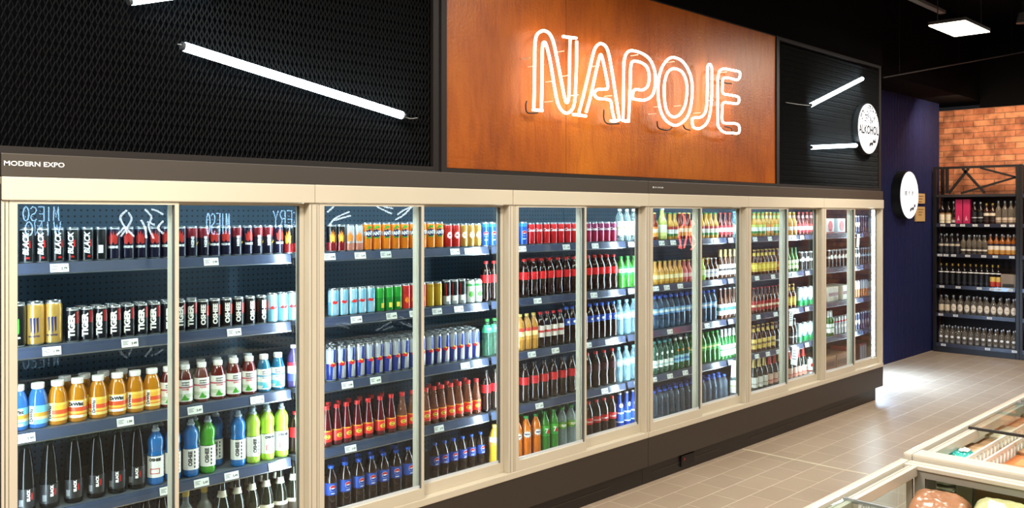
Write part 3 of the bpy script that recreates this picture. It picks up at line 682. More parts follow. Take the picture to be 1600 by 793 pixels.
beer('b_mix', 'small juice bottle with white leaf label', lqGold, CAPGR, [(0, (60, 120, 50)), (.25, (236, 236, 226)), (.7, (160, 50, 40))], .195, .0285)
beer('b_org', 'small amber drink bottle with orange label', lqAmb, CAPG, [(0, (226, 150, 60)), (.4, (240, 220, 180)), (.8, (214, 110, 40))], .195, .0285)
beer('b_red', 'small red drink bottle with white label', lqRd, CAPR, [(0, (196, 30, 40)), (.3, (236, 230, 226)), (.75, (196, 30, 40))], .195, .0285)
beer('b_blu', 'pale drink bottle with blue-white label', lqWat, capLB, [(0, (110, 180, 200)), (.3, (232, 240, 240))], .205, .0285)
beer('b_gold', 'small amber bottle with yellow label', lqGold, CAPG, [(0, (206, 160, 60)), (.3, (240, 226, 170)), (.8, (206, 160, 60))], .165, .0285)
beer('b_pink', 'small pink drink bottle', lqPk, CAPG, [(0, (214, 90, 100)), (.3, (240, 196, 190)), (.8, (214, 90, 100))], .165, .0285)
beer('b_lime', 'small lime green drink bottle', lqSL, CAPG, [(0, (130, 190, 60)), (.3, (226, 240, 190))], .165, .0285)
beer('b_wht', 'small dark bottle with white-blue label', lqBr, CAPS, [(0, (236, 236, 240)), (.5, (110, 130, 190)), (.6, (236, 236, 240))], .165, .0285)
beer('b_foil', 'brown beer bottle with gold foil and white label', lqBr, None, [(0, (236, 232, 222)), (.4, (30, 30, 34)), (.6, (236, 232, 222))], .225, .0305, foil=GOLDF)
beer('b_dkl', 'tall dark bottle with white label', lqBr, CAPS, [(0, (236, 236, 230)), (.4, (60, 120, 120)), (.7, (236, 236, 230))], .24, .0285)
bottle('t_teal', 'green tinted mineral water bottle with teal cap and round emblem', 'pet', .232, .0295, lqGG if False else liq('pale_teal_pet', (60, 110, 90), .6, (130, 190, 170)), (capT, .93, .46, 'flat'), (lb('label_tteal', (0, (226, 232, 226)), (.3, (150, 190, 190)), (.5, (230, 234, 230))), .20, .42), [shape('emblem', [xf(disc2d(.011, 16), 0, .145)], .0295, tW)], name='water_bottle')
bottle('t_cyan', 'green mineral water bottle with white cap and cyan label', 'pet', .232, .0295, liq('green_pet', (40, 100, 60), .7, (110, 190, 130)), (capW, .93, .46, 'flat'), (lb('label_tcyan', (0, (130, 190, 220)), (.35, (60, 120, 180)), (.6, (150, 206, 226))), .24, .46), [shape('emblem', [xf(disc2d(.009, 16), 0, .145)], .0295, tOr)], name='water_bottle')
bottle('t_grn', 'bright green mineral water bottle', 'cola', .235, .0335, lqGG, (capG, .93, .46, 'flat'), (lb('label_tgrn', (0, (60, 160, 70)), (.4, (214, 226, 150)), (.7, (60, 160, 70))), .42, .62), name='water_bottle')
beer('g_wht', 'green glass bottle with white label and foil', lqGG, None, [(0, (236, 240, 236)), (.5, (40, 120, 60)), (.62, (236, 240, 236))], .235, .0295, foil=SILF)
beer('b_ylb', 'brown beer bottle with yellow label', lqBr, CAPG, [(0, (206, 170, 60)), (.3, (236, 214, 90)), (.8, (206, 170, 60))], .21, .0285, neck=lb('neck_ylb', (0, (214, 186, 80))))
beer('b_rdl', 'brown beer bottle with red label', lqBr, CAPR, [(0, (150, 40, 36)), (.35, (214, 190, 160)), (.6, (160, 40, 36))], .215, .0285, neck=lb('neck_rdl', (0, (60, 30, 26))))
beer('b_orl', 'brown beer bottle with orange label', lqBr, CAPG, [(0, (196, 100, 40)), (.35, (226, 180, 100)), (.7, (196, 100, 40))], .21, .0285)
beer('b_grl', 'green beer bottle with pale label', lqGG, CAPGR, [(0, (226, 236, 200)), (.4, (110, 170, 80)), (.6, (230, 236, 210))], .21, .0285)
beer('b_dky', 'dark beer bottle with gold label', lqBr, CAPG, [(0, (206, 176, 90)), (.4, (110, 80, 40)), (.6, (214, 186, 100))], .225, .0295, neck=lb('neck_dky', (0, (206, 176, 90))))
beer('b_blk', 'dark beer bottle with black label', lqWn, CAPS, [(0, (30, 30, 34)), (.4, (200, 200, 200)), (.55, (30, 30, 34))], .225, .0295, neck=lb('neck_blk', (0, (160, 160, 164))))
beer('b_lit', 'beer bottle with pale green leaf label', lqGold, CAPGR, [(0, (60, 130, 60)), (.25, (236, 240, 226)), (.7, (190, 200, 90))], .20, .0285, neck=lb('neck_lit', (0, (190, 206, 120))))
beer('b_org2', 'beer bottle with orange and white label', lqGold, CAPG, [(0, (220, 140, 60)), (.25, (240, 236, 226)), (.7, (220, 140, 60))], .20, .0285, neck=lb('neck_org2', (0, (230, 190, 150))))
beer('b_rdw', 'dark red fruit beer bottle with white label', lqRd, CAPR, [(0, (180, 40, 50)), (.25, (238, 234, 230)), (.7, (196, 60, 60))], .20, .0285, neck=lb('neck_rdw', (0, (220, 150, 150))))
can('b_bw', 'black beer can with white emblem', .165, .032, cm('can_beer_black', (0, (24, 24, 26)), (.5, (214, 214, 214)), (.62, (24, 24, 26))), [shape('emblem', [poly2d([(x * .04, .10 + z * .04) for x, z in burst])], .032, tW)], name='beer_can')
can('b_wc', 'white beer can with red emblem', .165, .032, cm('can_beer_white', (0, (232, 232, 230)), (.25, (190, 60, 50)), (.33, (236, 236, 232))), [shape('emblem', [xf(disc2d(.016, 18), 0, .10)], .032, tR)], name='beer_can')
can('b_wgc', 'white beer can with green hill print', .168, .032, cm('can_beer_green', (0, (30, 150, 80)), (.3, (226, 240, 236)), (.8, (190, 220, 216))), [shape('hill', [poly2d([(-.022, .05), (0, .095), (.022, .05)])], .032, pm('print_sea', (40, 110, 110), .4))], name='beer_can')
can('b_sil', 'silver beer can with round emblem', .165, .032, cm('can_beer_silver', (0, (190, 196, 200)), (.7, (196, 40, 36)), (.78, (200, 204, 206)), metal=.6), [shape('emblem', [xf(disc2d(.015, 18), 0, .075)], .032, tW)], name='beer_can')
can('b_dkb', 'dark blue beer can with pale shield', .165, .032, cm('can_beer_blue', (0, (30, 36, 70))), [shape('shield', [poly2d([(-.016, .1), (.016, .1), (.016, .07), (0, .05), (-.016, .07)])], .032, tW)], name='beer_can')
can('b_amb', 'amber beer can with red stripe', .165, .032, cm('can_beer_amber', (0, (150, 60, 30)), (.3, (206, 110, 50)), (.6, (160, 40, 36))), name='beer_can')
can('b_org3', 'orange beer can with white top', .165, .032, cm('can_beer_orange', (0, (206, 110, 50)), (.5, (236, 226, 216))), name='beer_can')

ORD = 'first second third fourth fifth sixth seventh eighth ninth tenth eleventh twelfth thirteenth fourteenth fifteenth sixteenth seventeenth eighteenth nineteenth twentieth'.split()
PLACED = []      # (key, shelf, bay, row, x, y, rz)
def put(level, key, us, row=0, dy=0.0, fixed=False):
    sp = SPECS[key]
    if isinstance(us, tuple):
        a, b, n = us; us = [a + (b - a) * i / (n - 1) for i in range(n)]
        # equal steps on the shelf rather than in the picture
        Y = YF + .022 + sp.r + dy
        xa, xb = atY(a, 500, Y).x, atY(b, 500, Y).x
        xs = [xa + (xb - xa) * i / (n - 1) for i in range(n)]
    else:
        Y = YF + .022 + sp.r + dy
        xs = [atY(u, 500, Y).x for u in us]
    for x in xs:
        PLACED.append([key, level, x, Y + row * (2.0 * sp.r + .012), row, random.uniform(-.28, .28) - .25])

# ---- top shelf
put(1, 'black', (42, 136, 5)); put(1, 'blackback', [157])
put(1, 'ngh', (178, 261, 5)); put(1, 'ngh', [286]); put(1, 'ngv', [302, 318]); put(1, 'ngh', [334, 351]); put(1, 'ngv', [368]); put(1, 'ngh', [384.7]); put(1, 'ngv', [401.6, 417]); put(1, 'ngh', [432.5])
put(1, 'burn', [450, 465]); put(1, 'burn', [519, 533]); put(1, 'peach', [546, 558]); put(1, 'orange', (572, 685, 9))
put(1, 'lionred', [699, 711.5]); put(1, 'liongold', (723.5, 745, 3)); put(1, 'pep', [757, 768]); put(1, 'pep', [779, 817])
put(1, 'coke', (829, 907, 8)); put(1, 'cherry', (917.5, 957, 5)); put(1, 'wbc', (968, 990, 3))
put(1, 'coke', (851, 909, 7), row=1); put(1, 'cherry', (921, 958, 5), row=1)
put(1, 'orange', (590, 693, 9), row=1)
put(1, 'b_org', [1022]); put(1, 'b_pale', [1034]); put(1, 'b_mix', [1046.5, 1053.6]); put(1, 'b_org', (1061, 1082, 4)); put(1, 'b_mix', (1095, 1117, 4)); put(1, 'b_red', (1124.5, 1139.6, 3)); put(1, 'b_blu', [1147])
put(1, 'b_mix', (1050, 1088, 6), row=1); put(1, 'b_mix', (1098, 1120, 4), row=1)
put(1, 'b_lit', (1178, 1191, 3)); put(1, 'b_org2', [1197, 1203]); put(1, 'b_lit', [1209, 1215]); put(1, 'b_org2', [1221, 1233.6, 1240]); put(1, 'b_rdw', (1247, 1267, 4))
put(1, 'b_dkb', (1330, 1342, 3))
# ---- second shelf
put(2, 'monk', [28]); put(2, 'gold', [54, 82]); put(2, 'tiger', (113, 300, 10)); put(2, 'oshc', (316, 408, 6)); put(2, 'rbl', (426, 471, 4))
put(2, 'rbl', (521, 578, 5)); put(2, 'grn', (592.5, 620, 3)); put(2, 'redc', (633, 658, 3)); put(2, 'yel', (670.5, 683, 2)); put(2, 'bw', (697, 721, 3)); put(2, 'wg', (734.5, 746, 2)); put(2, 'ck', [759, 771.5])
put(2, 'ck', (819, 908, 8)); put(2, 'ck', (918, 958, 5)); put(2, 'spr', (970, 991, 3))
put(2, 'ck', (840, 912, 7), row=1); put(2, 'ck', (922, 959, 5), row=1)
put(2, 'tiger', (136, 310, 9), row=1)
put(2, 'b_gold', (1023, 1061, 6)); put(2, 'b_pink', (1068, 1082, 3)); put(2, 'b_lime', [1096.5]); put(2, 'b_wht', (1103, 1117, 3)); put(2, 'b_foil', (1125, 1147.6, 4))
put(2, 'b_gold', (1034, 1066, 5), row=1); put(2, 'b_gold', (1104, 1118, 3), row=1)
put(2, 'b_ylb', (1178, 1208, 6)); put(2, 'b_orl', [1214, 1220]); put(2, 'b_grl', (1230, 1242, 3)); put(2, 'b_bw', (1251, 1267, 3))
put(2, 'b_bw', (1296, 1340, 9))
# ---- third shelf
put(3, 'dwb2', [29]); put(3, 'dwb', [58]); put(3, 'dwy', [90]); put(3, 'dwy2', [121]); put(3, 'dwy', [153]); put(3, 'dwy2', [183]); put(3, 'dwy', [211, 237])
put(3, 'osw', (262, 389, 6)); put(3, 'osb', (412, 434, 2)); put(3, 'fzb', [458])
put(3, 'dwy', [113, 144, 174, 203], row=1); put(3, 'osw', (300, 400, 5), row=1)
put(3, 'rb', (517, 742, 18)); put(3, 'spc', [761, 772.5]); put(3, 'rb', (532, 750, 18), row=1); put(3, 'rb', (540, 754, 18), row=2)
put(3, 'tea', (815, 835, 3)); put(3, 'tel', (845, 872, 4)); put(3, 'pp3', (882, 958, 9)); put(3, 'wat', (967, 990, 3))
put(3, 'wdb', (1022, 1088, 9)); put(3, 'wdb', (1098, 1114, 3)); put(3, 'b_dkl', (1125, 1147, 4)); put(3, 'wdb', (1028, 1092, 8), row=1)
put(3, 'b_rdl', (1177, 1217, 8)); put(3, 'b_ylb', [1232, 1238.5]); put(3, 'b_wgc', (1249, 1266, 3))
put(3, 'b_org3', (1334, 1346, 3))
# ---- fourth shelf
put(4, 'cone', [40, 77, 115, 150, 183, 213]); put(4, 'spb2', [243]); put(4, 'spb', [270]); put(4, 'spb', [298]); put(4, 'spg', [324.5]); put(4, 'spb', [372]); put(4, 'spl', [395]); put(4, 'spl2', [417.5, 439.5]); put(4, 'ska', [461])
put(4, 'spb', [262, 350], row=1); put(4, 'spl', [408, 430], row=1); put(4, 'spg', [316], row=1)
put(4, 'tgr', [510, 526, 541, 558, 575, 593.5, 610.5]); put(4, 'tga', [628, 644]); put(4, 'tga', [665, 677.5, 690, 704, 717, 731, 744]); put(4, 'ckz', [759, 773.5])
put(4, 'tgr', [525, 541, 557, 574, 592, 608], row=1); put(4, 'tga', [682, 696, 710, 724, 738], row=1)
put(4, 'ckz', (819, 906, 7)); put(4, 'ckc', (917, 956, 4)); put(4, 'wat', (966, 990, 3))
put(4, 't_teal', (1022, 1046, 4)); put(4, 't_cyan', (1054.5, 1071, 3)); put(4, 't_grn', [1079.5, 1096.5, 1104.5]); put(4, 't_grn', [1112.5, 1119.5]); put(4, 'g_wht', (1126.5, 1146, 4))
put(4, 't_teal', (1030, 1092, 7), row=1)
put(4, 'b_dky', (1177, 1206, 5)); put(4, 'b_blk', [1212, 1218.5, 1235, 1240.5]); put(4, 'b_wgc', (1248, 1266, 3))
put(4, 'g_wht', [1294, 1299.5]); put(4, 'b_sil', (1306, 1329, 5)); put(4, 'b_dkb', (1335, 1351, 4))
# ---- deck
put(5, 'cone', [200, 228, 252], dy=.05); put(5, 'wny', [290, 323], dy=.03); put(5, 'wn', [349, 372, 395, 417], dy=.0); put(5, 'wn', [436, 455], dy=.0); put(5, 'wn', [382, 404, 426, 446], row=1); put(5, 'pps', [473])
put(5, 'pp', [517, 539, 560, 580, 599, 618.5, 637]); put(5, 'pp', [652]); put(5, 'pps', [679, 694, 708.5, 722.5, 736.5, 751], dy=.06); put(5, 'frt', [772])
put(5, 'pp', [552, 573, 592, 611, 630], row=1)
put(5, 'mir', [808, 822, 837]); put(5, 'svg', [851, 864.5]); put(5, 'svc', [878, 892, 905]); put(5, 'ckl', [919, 931.5, 943.5, 956]); put(5, 'wgl', [968, 979, 989])
put(5, 'mir', [828], row=1); put(5, 'svg', [858, 871], row=1); put(5, 'svc', [886, 899], row=1)
put(5, 'wpl', (1021, 1088, 9)); put(5, 'wpl', (1097, 1131, 5)); put(5, 'wbc', [1146]); put(5, 'wpl', (1030, 1092, 8), row=1); put(5, 'wpl', (1103, 1135, 5), row=1)
put(5, 'cha', [1177, 1185, 1193]); put(5, 'chr', [1201, 1209]); put(5, 'cha', [1217]); put(5, 'chr', (1232, 1254, 4)); put(5, 'b_wc', [1265])

def spawn(sp, loc, rz, label, group):
    o = link(sp.name, sp.body, None, loc, rz)
    tag(o, label, sp.cat, group)
    for n, me in sp.kids: link(n, me, o)
    return o
# resolve crowding: items of one shelf row keep at least their own width
by = {}
for p in PLACED: by.setdefault((p[1], p[4]), []).append(p)
for k, L_ in by.items():
    L_.sort(key=lambda p: p[2])
    for _ in range(60):
        mv = 0
        for a, b in zip(L_, L_[1:]):
            if abs(a[3] - b[3]) > SPECS[a[0]].r + SPECS[b[0]].r: continue
            need = SPECS[a[0]].r + SPECS[b[0]].r + .0008 - (b[2] - a[2])
            if need > 0:
                a[2] -= need / 2; b[2] += need / 2; mv = 1
        if not mv: break
for p in PLACED:
    x = p[2]; r_ = SPECS[p[0]].r
    b = max(0, min(5, int(x // W)))
    # keep clear of the dividing brackets and the end walls
    p[2] = max(x, r_ + .004)
for k, L_ in by.items():
    L_.sort(key=lambda p: p[2]); hi = 6 * W - .036
    for i in range(len(L_) - 1, -1, -1):
        p = L_[i]; p[2] = min(p[2], hi - SPECS[p[0]].r)
        if i and abs(p[3] - L_[i - 1][3]) <= SPECS[p[0]].r + SPECS[L_[i - 1][0]].r: hi = p[2] - SPECS[p[0]].r - .0006
        else: hi = p[2] + SPECS[p[0]].r
for p in PLACED: p.append(max(0, min(5, int(p[2] // W))))
cnt, seen = {}, {}
for p in PLACED: cnt.setdefault((SPECS[p[0]].desc, p[1], p[6], p[4]), []).append(p)
for k, L_ in cnt.items():
    L_.sort(key=lambda p: p[2])
    desc, lev, b, row = k
    g = f'{desc}s on the {LV[lev]} shelf of the {BAYN[b]} cooler bay' if len(L_) > 1 else None
    g = g if g is None else f'{SPECS[L_[0][0]].cat}s of one kind on the {LV[lev]} shelf of the {BAYN[b]} bay: {desc}'
    rw = ' behind the front row' if row == 1 else ' in the third row back' if row else ''
    for i, p in enumerate(L_):
        sp = SPECS[p[0]]
        if len(L_) == 1: lab = f'{desc}{rw}, {LV[lev]} shelf, {BAYN[b]} cooler bay'
        else: lab = f'{ORD[i]} {desc}{rw} from left, {LV[lev]} shelf, {BAYN[b]} bay'
        wds = lab.split()
        if len(wds) > 16:
            lab = lab.replace(' behind the front row', ' in rear row').replace(' in the third row back', ' in third row').replace(' cooler bay', ' bay'); wds = lab.split()
        if len(wds) > 16: lab = lab.replace(' with ', ', ').replace(' and ', ', ').replace(' the ', ' '); wds = lab.split()
        if len(lab.split()) > 16: lab = lab.replace(' from left', '').replace(' in rear row', ', rear')
        spawn(sp, (p[2], p[3], ZS[lev]), p[5], lab, g)

# ---- boxed packs in the far bays
def pack(name, desc, x, y, z, sx, sy, sz, mat, parts=(), cat='pack'):
    r = MB().box(-sx / 2, sx / 2, -sy / 2, sy / 2, 0, sz).obj(name, mat, None, bevel=.004, loc=(x, y, z)); tag(r, desc, cat)
    for n, mb, m in parts: mb.obj(n, m, r)
    return r
def xat(u, Y): return atY(u, 500, Y).x
CARD = pm('brown_cardboard', (150, 98, 62), .7, noise=.08, nscale=9); PKW = pm('pack_white', (230, 228, 224), .45)
y0 = YF + .03
for i, u in enumerate((1299, 1316)):
    xx = xat(u, y0) + (.0 if i == 0 else .01)
    d = MB().add([(x, -.1015, z + .07) for x, z in disc2d(.05, 24)[0]], disc2d(.05, 24)[1])
    pack('beer_carton', f'white beer carton with red round emblem, {"nearer" if i == 0 else "further"} of two on top shelf, sixth bay', xx, y0 + .11, ZS[1], .165, .20, .14, PKW,
         [('emblem', d, tR), ('stripe', MB().box(-.083, .083, -.1012, -.1002, .005, .014), tR)])
for i, u in enumerate((1304, 1326)):
    m = MB()
    for k in range(7): m.box(-.10 + k * .032, -.098 + k * .032, -.1013, -.1003, .006, .125)
    pack('bottle_crate_pack', f'pale slatted pack with dark red lettering, {"left" if i == 0 else "right"} one, third shelf, sixth bay', xat(u, y0) , y0 + .11, ZS[3], .215, .20, .135, pm('pack_cream', (214, 204, 186), .5),
         [('slat_print', m, tGrey), ('lettering', MB().box(-.1, .1, -.1018, -.1006, .05, .08), pm('print_maroon', (110, 30, 30), .5))])
xx = 7.09
pack('cardboard_tray', 'brown cardboard tray on the cooler deck, nearer end of sixth bay', xx, y0 + .14, ZS[5], .30, .26, .13, CARD,
     [('tray_rim', MB().box(-.145, .145, -.132, -.129, .10, .128), pm('card_print', (176, 126, 84), .6)), ('print_band', MB().box(-.12, .12, -.1325, -.1302, .03, .08), pm('card_ink', (110, 66, 40), .7))])
pack('cardboard_tray', 'brown cardboard tray on the cooler deck, middle of sixth bay', xx + .31, y0 + .14, ZS[5], .30, .26, .13, CARD,
     [('print_band', MB().box(-.12, .12, -.1325, -.1302, .03, .08), pm('card_ink', (110, 66, 40), .7))])
m = MB()
for k in range(3): m.box(-.078 + k * .053, -.04 + k * .053, -.0915, -.0903, .02, .15)
pack('wrapped_can_pack', 'shrink-wrapped red and white can pack at the end of the deck', 7.64, y0 + .12, ZS[5], .17, .18, .17, pm('wrap_red', (176, 70, 60), .25, 0, .5), [('can_print', m, PKW)])

# ---- price tags
TAGS = {1: [93, 330, 515, 563, 603, 711, 733, 816, 885, 930, 984, 1034, 1052, 1119, 1142, 1180, 1203, 1240, 1257],
        2: [81, 203, 366, 557, 612, 648, 683, 717, 840, 928, 985, 1025, 1042, 1063, 1124, 1140, 1183, 1208, 1240, 1262],
        3: [40, 196, 305, 402, 543, 587, 727, 831, 868, 919, 951, 1047, 1105, 1138, 1185, 1212, 1245, 1260],
        4: [22, 262, 315, 362, 430, 548, 686, 843, 945, 996, 1022, 1047, 1071, 1139, 1183, 1200, 1216, 1240, 1258]}
PR = ['2.79', '3.99', '4.99', '2.49', '5.49', '1.99', '3.49']
bd = MB().add([(-.034, 0, -.0165), (.034, 0, -.0165), (.034, .0012, -.0165), (-.034, .0012, -.0165), (-.034, 0, .0165), (.034, 0, .0165), (.034, .0012, .0165), (-.034, .0012, .0165)],
              [(0, 3, 2, 1), (4, 5, 6, 7), (0, 1, 5, 4), (1, 2, 6, 5), (2, 3, 7, 6), (3, 0, 4, 7)]).mesh('price_tag', PAPER)
ln = MB()
for i, wd in enumerate((.03, .022, .026)): ln.box(-.029, -.029 + wd * .8, -.0004, 0, .006 - i * .006, .0085 - i * .006)
lnm = ln.mesh('print_lines', GREYINK)
prm = []
for t in PR:
    vs, fs = textmesh(t, .0135, .0004)
    prm.append(MB().add([(x + .017, -.0006, z - .002) for x, z in vs], fs).mesh('price', INK))
tg = {}
for l, us in TAGS.items():
    for u in us:
        x = atY(u, 500, YF - .007).x
        b = max(0, min(5, int(x // W)))
        lo, hi = b * W + .048, (b + 1) * W - .048
        tg.setdefault((l, b), []).append(min(max(x, lo), hi))
k = 0
for (l, b), xs in tg.items():
    xs.sort()
    for i, x in enumerate(xs):
        if i and x - xs[i - 1] < .07: x = xs[i] = xs[i - 1] + .07
        o = link('price_tag', bd, None, (x, YF - .0075, ZS[l] - .022)); o.rotation_euler = (atan(.008 / .042) * -1, 0, 0)
        tag(o, (f'{ORD[i]} white price tag from left' if len(xs) > 1 else 'only white price tag') + f', {LV[l]} shelf rail, {BAYN[b]} cooler bay', 'price tag', f'price tags on the {LV[l]} rail of the {BAYN[b]} bay')
        link('print_lines', lnm, o); link('price', prm[k % len(prm)], o); k += 1
# hanging paper offers
def offer(label, u, v, l, w_, h_, tilt):
    p = atY(u, v, YF - .02)
    o = MB().box(-w_ / 2, w_ / 2, 0, .001, -h_, 0).obj('hanging_offer_sheet', PAPER, None, loc=(p.x, YF - .016, ZS[l] - .012)); o.rotation_euler = (0, tilt, 0)
    tag(o, label, 'paper sheet', 'offer sheets hanging from shelf rails')
    m = MB()
    for i in range(4): m.box(-w_ * .35, w_ * (.1 + .08 * i), -.0006, 0, -h_ * (.25 + .15 * i), -h_ * (.2 + .15 * i))
    m.obj('print_lines', GREYINK, o)
offer('white offer sheet hanging from the third shelf rail of the fifth bay', 1237, 490, 3, .07, .13, .05)
offer('large tilted white offer sheet hanging from the fourth shelf rail, fifth bay', 1244, 550, 4, .12, .16, .22)
offer('narrow tilted white offer sheet hanging from the top rail, sixth bay', 1342, 372, 1, .06, .13, .15)
offer('folded white offer sheet at the right end of the fourth rail, fourth bay', 1148, 565, 4, .07, .13, .12)

# ------------------------------------------------------------------ facade above the coolers
tr4 = MB().box(-8, 7.86, .03, 1.5, 3.262, 4.3).obj('trim_4', pm('void_black', (3, 3, 4), .9, spec=.1)); struct(tr4)
FR = pm('facade_frame', (34, 29, 26), .6, spec=.25)
fx = [(-1.2, 2.075), (5.70, 7.80)]
def mesh_panel(x0, x1, z0, z1, label):
    r = empty('expanded_metal_panel', (x0, .02, z0)); tag(r, label, 'metal mesh panel', 'black expanded metal panels')
    w_, h_ = x1 - x0, z1 - z0
    fr = MB().box(0, w_, 0, .05, 0, .026).box(0, w_, 0, .05, h_ - .026, h_).box(0, .045, 0, .05, .026, h_ - .026).box(w_ - .045, w_, 0, .05, .026, h_ - .026)
    fr.obj('frame', FR, r)
    m = MB(); cw, ch, t = .0235, .046, .0028
    nx = int((w_ - .09) / cw); nz = int((h_ - .052) / ch)
    for i in range(nx):
        for j in range(nz):
            x = .045 + (i + .5) * cw; z = .026 + (j + .5) * ch
            V = [(-cw / 2, 0), (-cw * .12, ch / 2), (cw * .12, ch / 2), (cw / 2, 0), (cw * .12, -ch / 2), (-cw * .12, -ch / 2)]
            for (a, b) in ((0, 1), (2, 3), (3, 4), (5, 0)):
                (xa, za), (xb, zb) = V[a], V[b]
                # slanted ribbon strand
                m.add([(x + xa - t / 2, .020, z + za), (x + xa + t / 2, .012, z + za), (x + xb + t / 2, .012, z + zb), (x + xb - t / 2, .020, z + zb)], [(0, 1, 2, 3)])
    mo = m.obj('metal_mesh', pm('black_mesh_steel', (21, 22, 23), .5, .0, spec=.25), r)
    MB().box(.02, w_ - .02, .10, .12, .0, h_).obj('backing', pm('mesh_backing', (3, 3, 5), .9, spec=.05), r)
    return r
mesh_panel(-1.2, 2.08, 2.036, 3.26, 'black expanded metal panel left of the rust-coloured sign board')
mesh_panel(5.70, 7.80, 2.036, 3.26, 'black expanded metal panel right of the rust-coloured sign board')

def rust_mat():
    m, nt, b = newmat('rust_orange_sheet'); N, L = nt.nodes.new, nt.links.new
    tc = N('ShaderNodeTexCoord')
    def noise(scale, det, sx=1, sz=1, dist=0):
        mp = N('ShaderNodeMapping'); mp.inputs['Scale'].default_value = (sx, 1, sz); L(tc.outputs['Object'], mp.inputs[0])
        n = N('ShaderNodeTexNoise'); n.inputs['Scale'].default_value = scale; n.inputs['Detail'].default_value = det; n.inputs['Distortion'].default_value = dist
        L(mp.outputs[0], n.inputs['Vector']); return n.outputs['Fac']
    big = noise(1.4, 6, dist=.6); streak = noise(9, 8, 3, .5, .4); fine = noise(60, 8)
    cr = N('ShaderNodeValToRGB'); e = cr.color_ramp.elements
    e[0].position = .28; e[0].color = col((124, 56, 4)); e[1].position = .75; e[1].color = col((184, 102, 12))
    k = e.new(.5); k.color = col((158, 78, 6))
    L(big, cr.inputs[0])
    mx = N('ShaderNodeMix'); mx.data_type = 'RGBA'; mx.blend_type = 'MULTIPLY'; mx.inputs[0].default_value = .55
    c2 = N('ShaderNodeValToRGB'); c2.color_ramp.elements[0].position = .3; c2.color_ramp.elements[0].color = (.66, .55, .42, 1); c2.color_ramp.elements[1].position = .55; c2.color_ramp.elements[1].color = (1, 1, 1, 1)
    L(streak, c2.inputs[0]); L(cr.outputs[0], mx.inputs[6]); L(c2.outputs[0], mx.inputs[7])
    L(mx.outputs[2], b.inputs['Base Color']); b.inputs['Roughness'].default_value = .42; b.inputs['Specular IOR Level'].default_value = .3
    ad = N('ShaderNodeMath'); ad.operation = 'ADD'; L(fine, ad.inputs[0]); L(streak, ad.inputs[1])
    bp = N('ShaderNodeBump'); bp.inputs['Strength'].default_value = .35; bp.inputs['Distance'].default_value = .006
    L(ad.outputs[0], bp.inputs['Height']); L(bp.outputs[0], b.inputs['Normal'])
    return m
rp = empty('sign_board', (2.1, .02, 2.036)); tag(rp, 'large rust-orange sheet board behind the neon lettering above the coolers', 'sign board')
rm = rust_mat()
MB().box(.02, .985, .0, .04, .024, 1.215).obj('sheet', rm, rp, bevel=.001)
MB().box(.988, 3.575, .0, .04, .024, 1.215).obj('sheet', rm, rp, bevel=.001)
MB().box(-.02, 3.6, -.012, .05, 0, .022).box(-.02, .018, -.012, .05, .022, 1.222).box(3.577, 3.6, -.012, .05, .022, 1.222).box(.018, 3.577, -.004, .05, 1.216, 1.222).obj('frame', FR, rp)

# neon lettering: traced on its own plane in front of the board
NY = -.045
def g1(x, y): return atY(820 + x / 4.406, 30 + y / 4.406, NY)
def g2(x, y): return atY(980 + x / 4.665, 60 + y / 4.665, NY)
def gp(u, v): return atY(u, v, NY)
ns = empty('neon_sign', (4.1, NY, 2.5)); tag(ns, 'glowing white double-line neon lettering on the rust-orange board', 'neon sign')
RT = .0085
def letter(paths):
    m = MB()
    for pts, closed in paths: m.tube([p - Vector(ns.location) for p in curve_pts(pts, closed, 5)], RT, 8, closed)
    return m.obj('letter', NEON, ns, smooth=True)
G1 = lambda L_: [g1(*p) for p in L_]
G2 = lambda L_: [g2(*p) for p in L_]
letter([(G1([(62, 615), (66, 450), (68, 300), (70, 170), (85, 105), (125, 80), (165, 95), (195, 150), (215, 240), (245, 390), (270, 520), (286, 572), (300, 555), (305, 480), (309, 250), (313, 128)]), False),
        (G1([(115, 625), (118, 450), (120, 300), (122, 185), (134, 158), (150, 185), (175, 290), (205, 470), (225, 570), (250, 622), (285, 646), (320, 628), (343, 570), (353, 400), (357, 250), (357, 150)]), False),
        (G1([(55, 622), (90, 626), (122, 628)]), False), (G1([(262, 118), (300, 124), (355, 130)]), False)])
letter([(G1([(372, 645), (400, 540), (438, 380), (468, 250), (488, 192), (520, 168), (555, 185), (578, 240), (602, 370), (625, 520), (650, 685)]), False),
        (G1([(422, 640), (455, 520), (488, 370), (510, 275), (523, 243), (538, 285), (560, 390), (571, 470), (545, 482), (500, 484), (478, 510), (500, 543), (560, 550), (592, 565), (602, 630), (618, 692)]), False),
        (G1([(332, 655), (375, 660), (422, 666)]), False), (G1([(590, 698), (620, 702), (655, 690)]), False)])
letter([([gp(973.5, 187), gp(974.3, 140), gp(975, 98), gp(979, 83.5), gp(987, 79), gp(1003.6, 83.6), gp(1016.4, 94.3), gp(1023.5, 113.6), gp(1023.5, 132.9), gp(1019.7, 147.9), gp(1010, 155.4), gp(999, 156), gp(988.6, 154)], False),
        ([gp(982, 188.6), gp(983.5, 160), gp(984.8, 130), gp(985.8, 102), gp(990.7, 95.4), gp(1003.6, 98.6), gp(1012, 107), gp(1014.3, 122), gp(1011.5, 135), gp(1003.6, 140.4), gp(994, 139.5), gp(989.3, 143), gp(988.4, 154)], False),
        ([gp(972.5, 188), gp(977, 189), gp(983, 189)], False)])
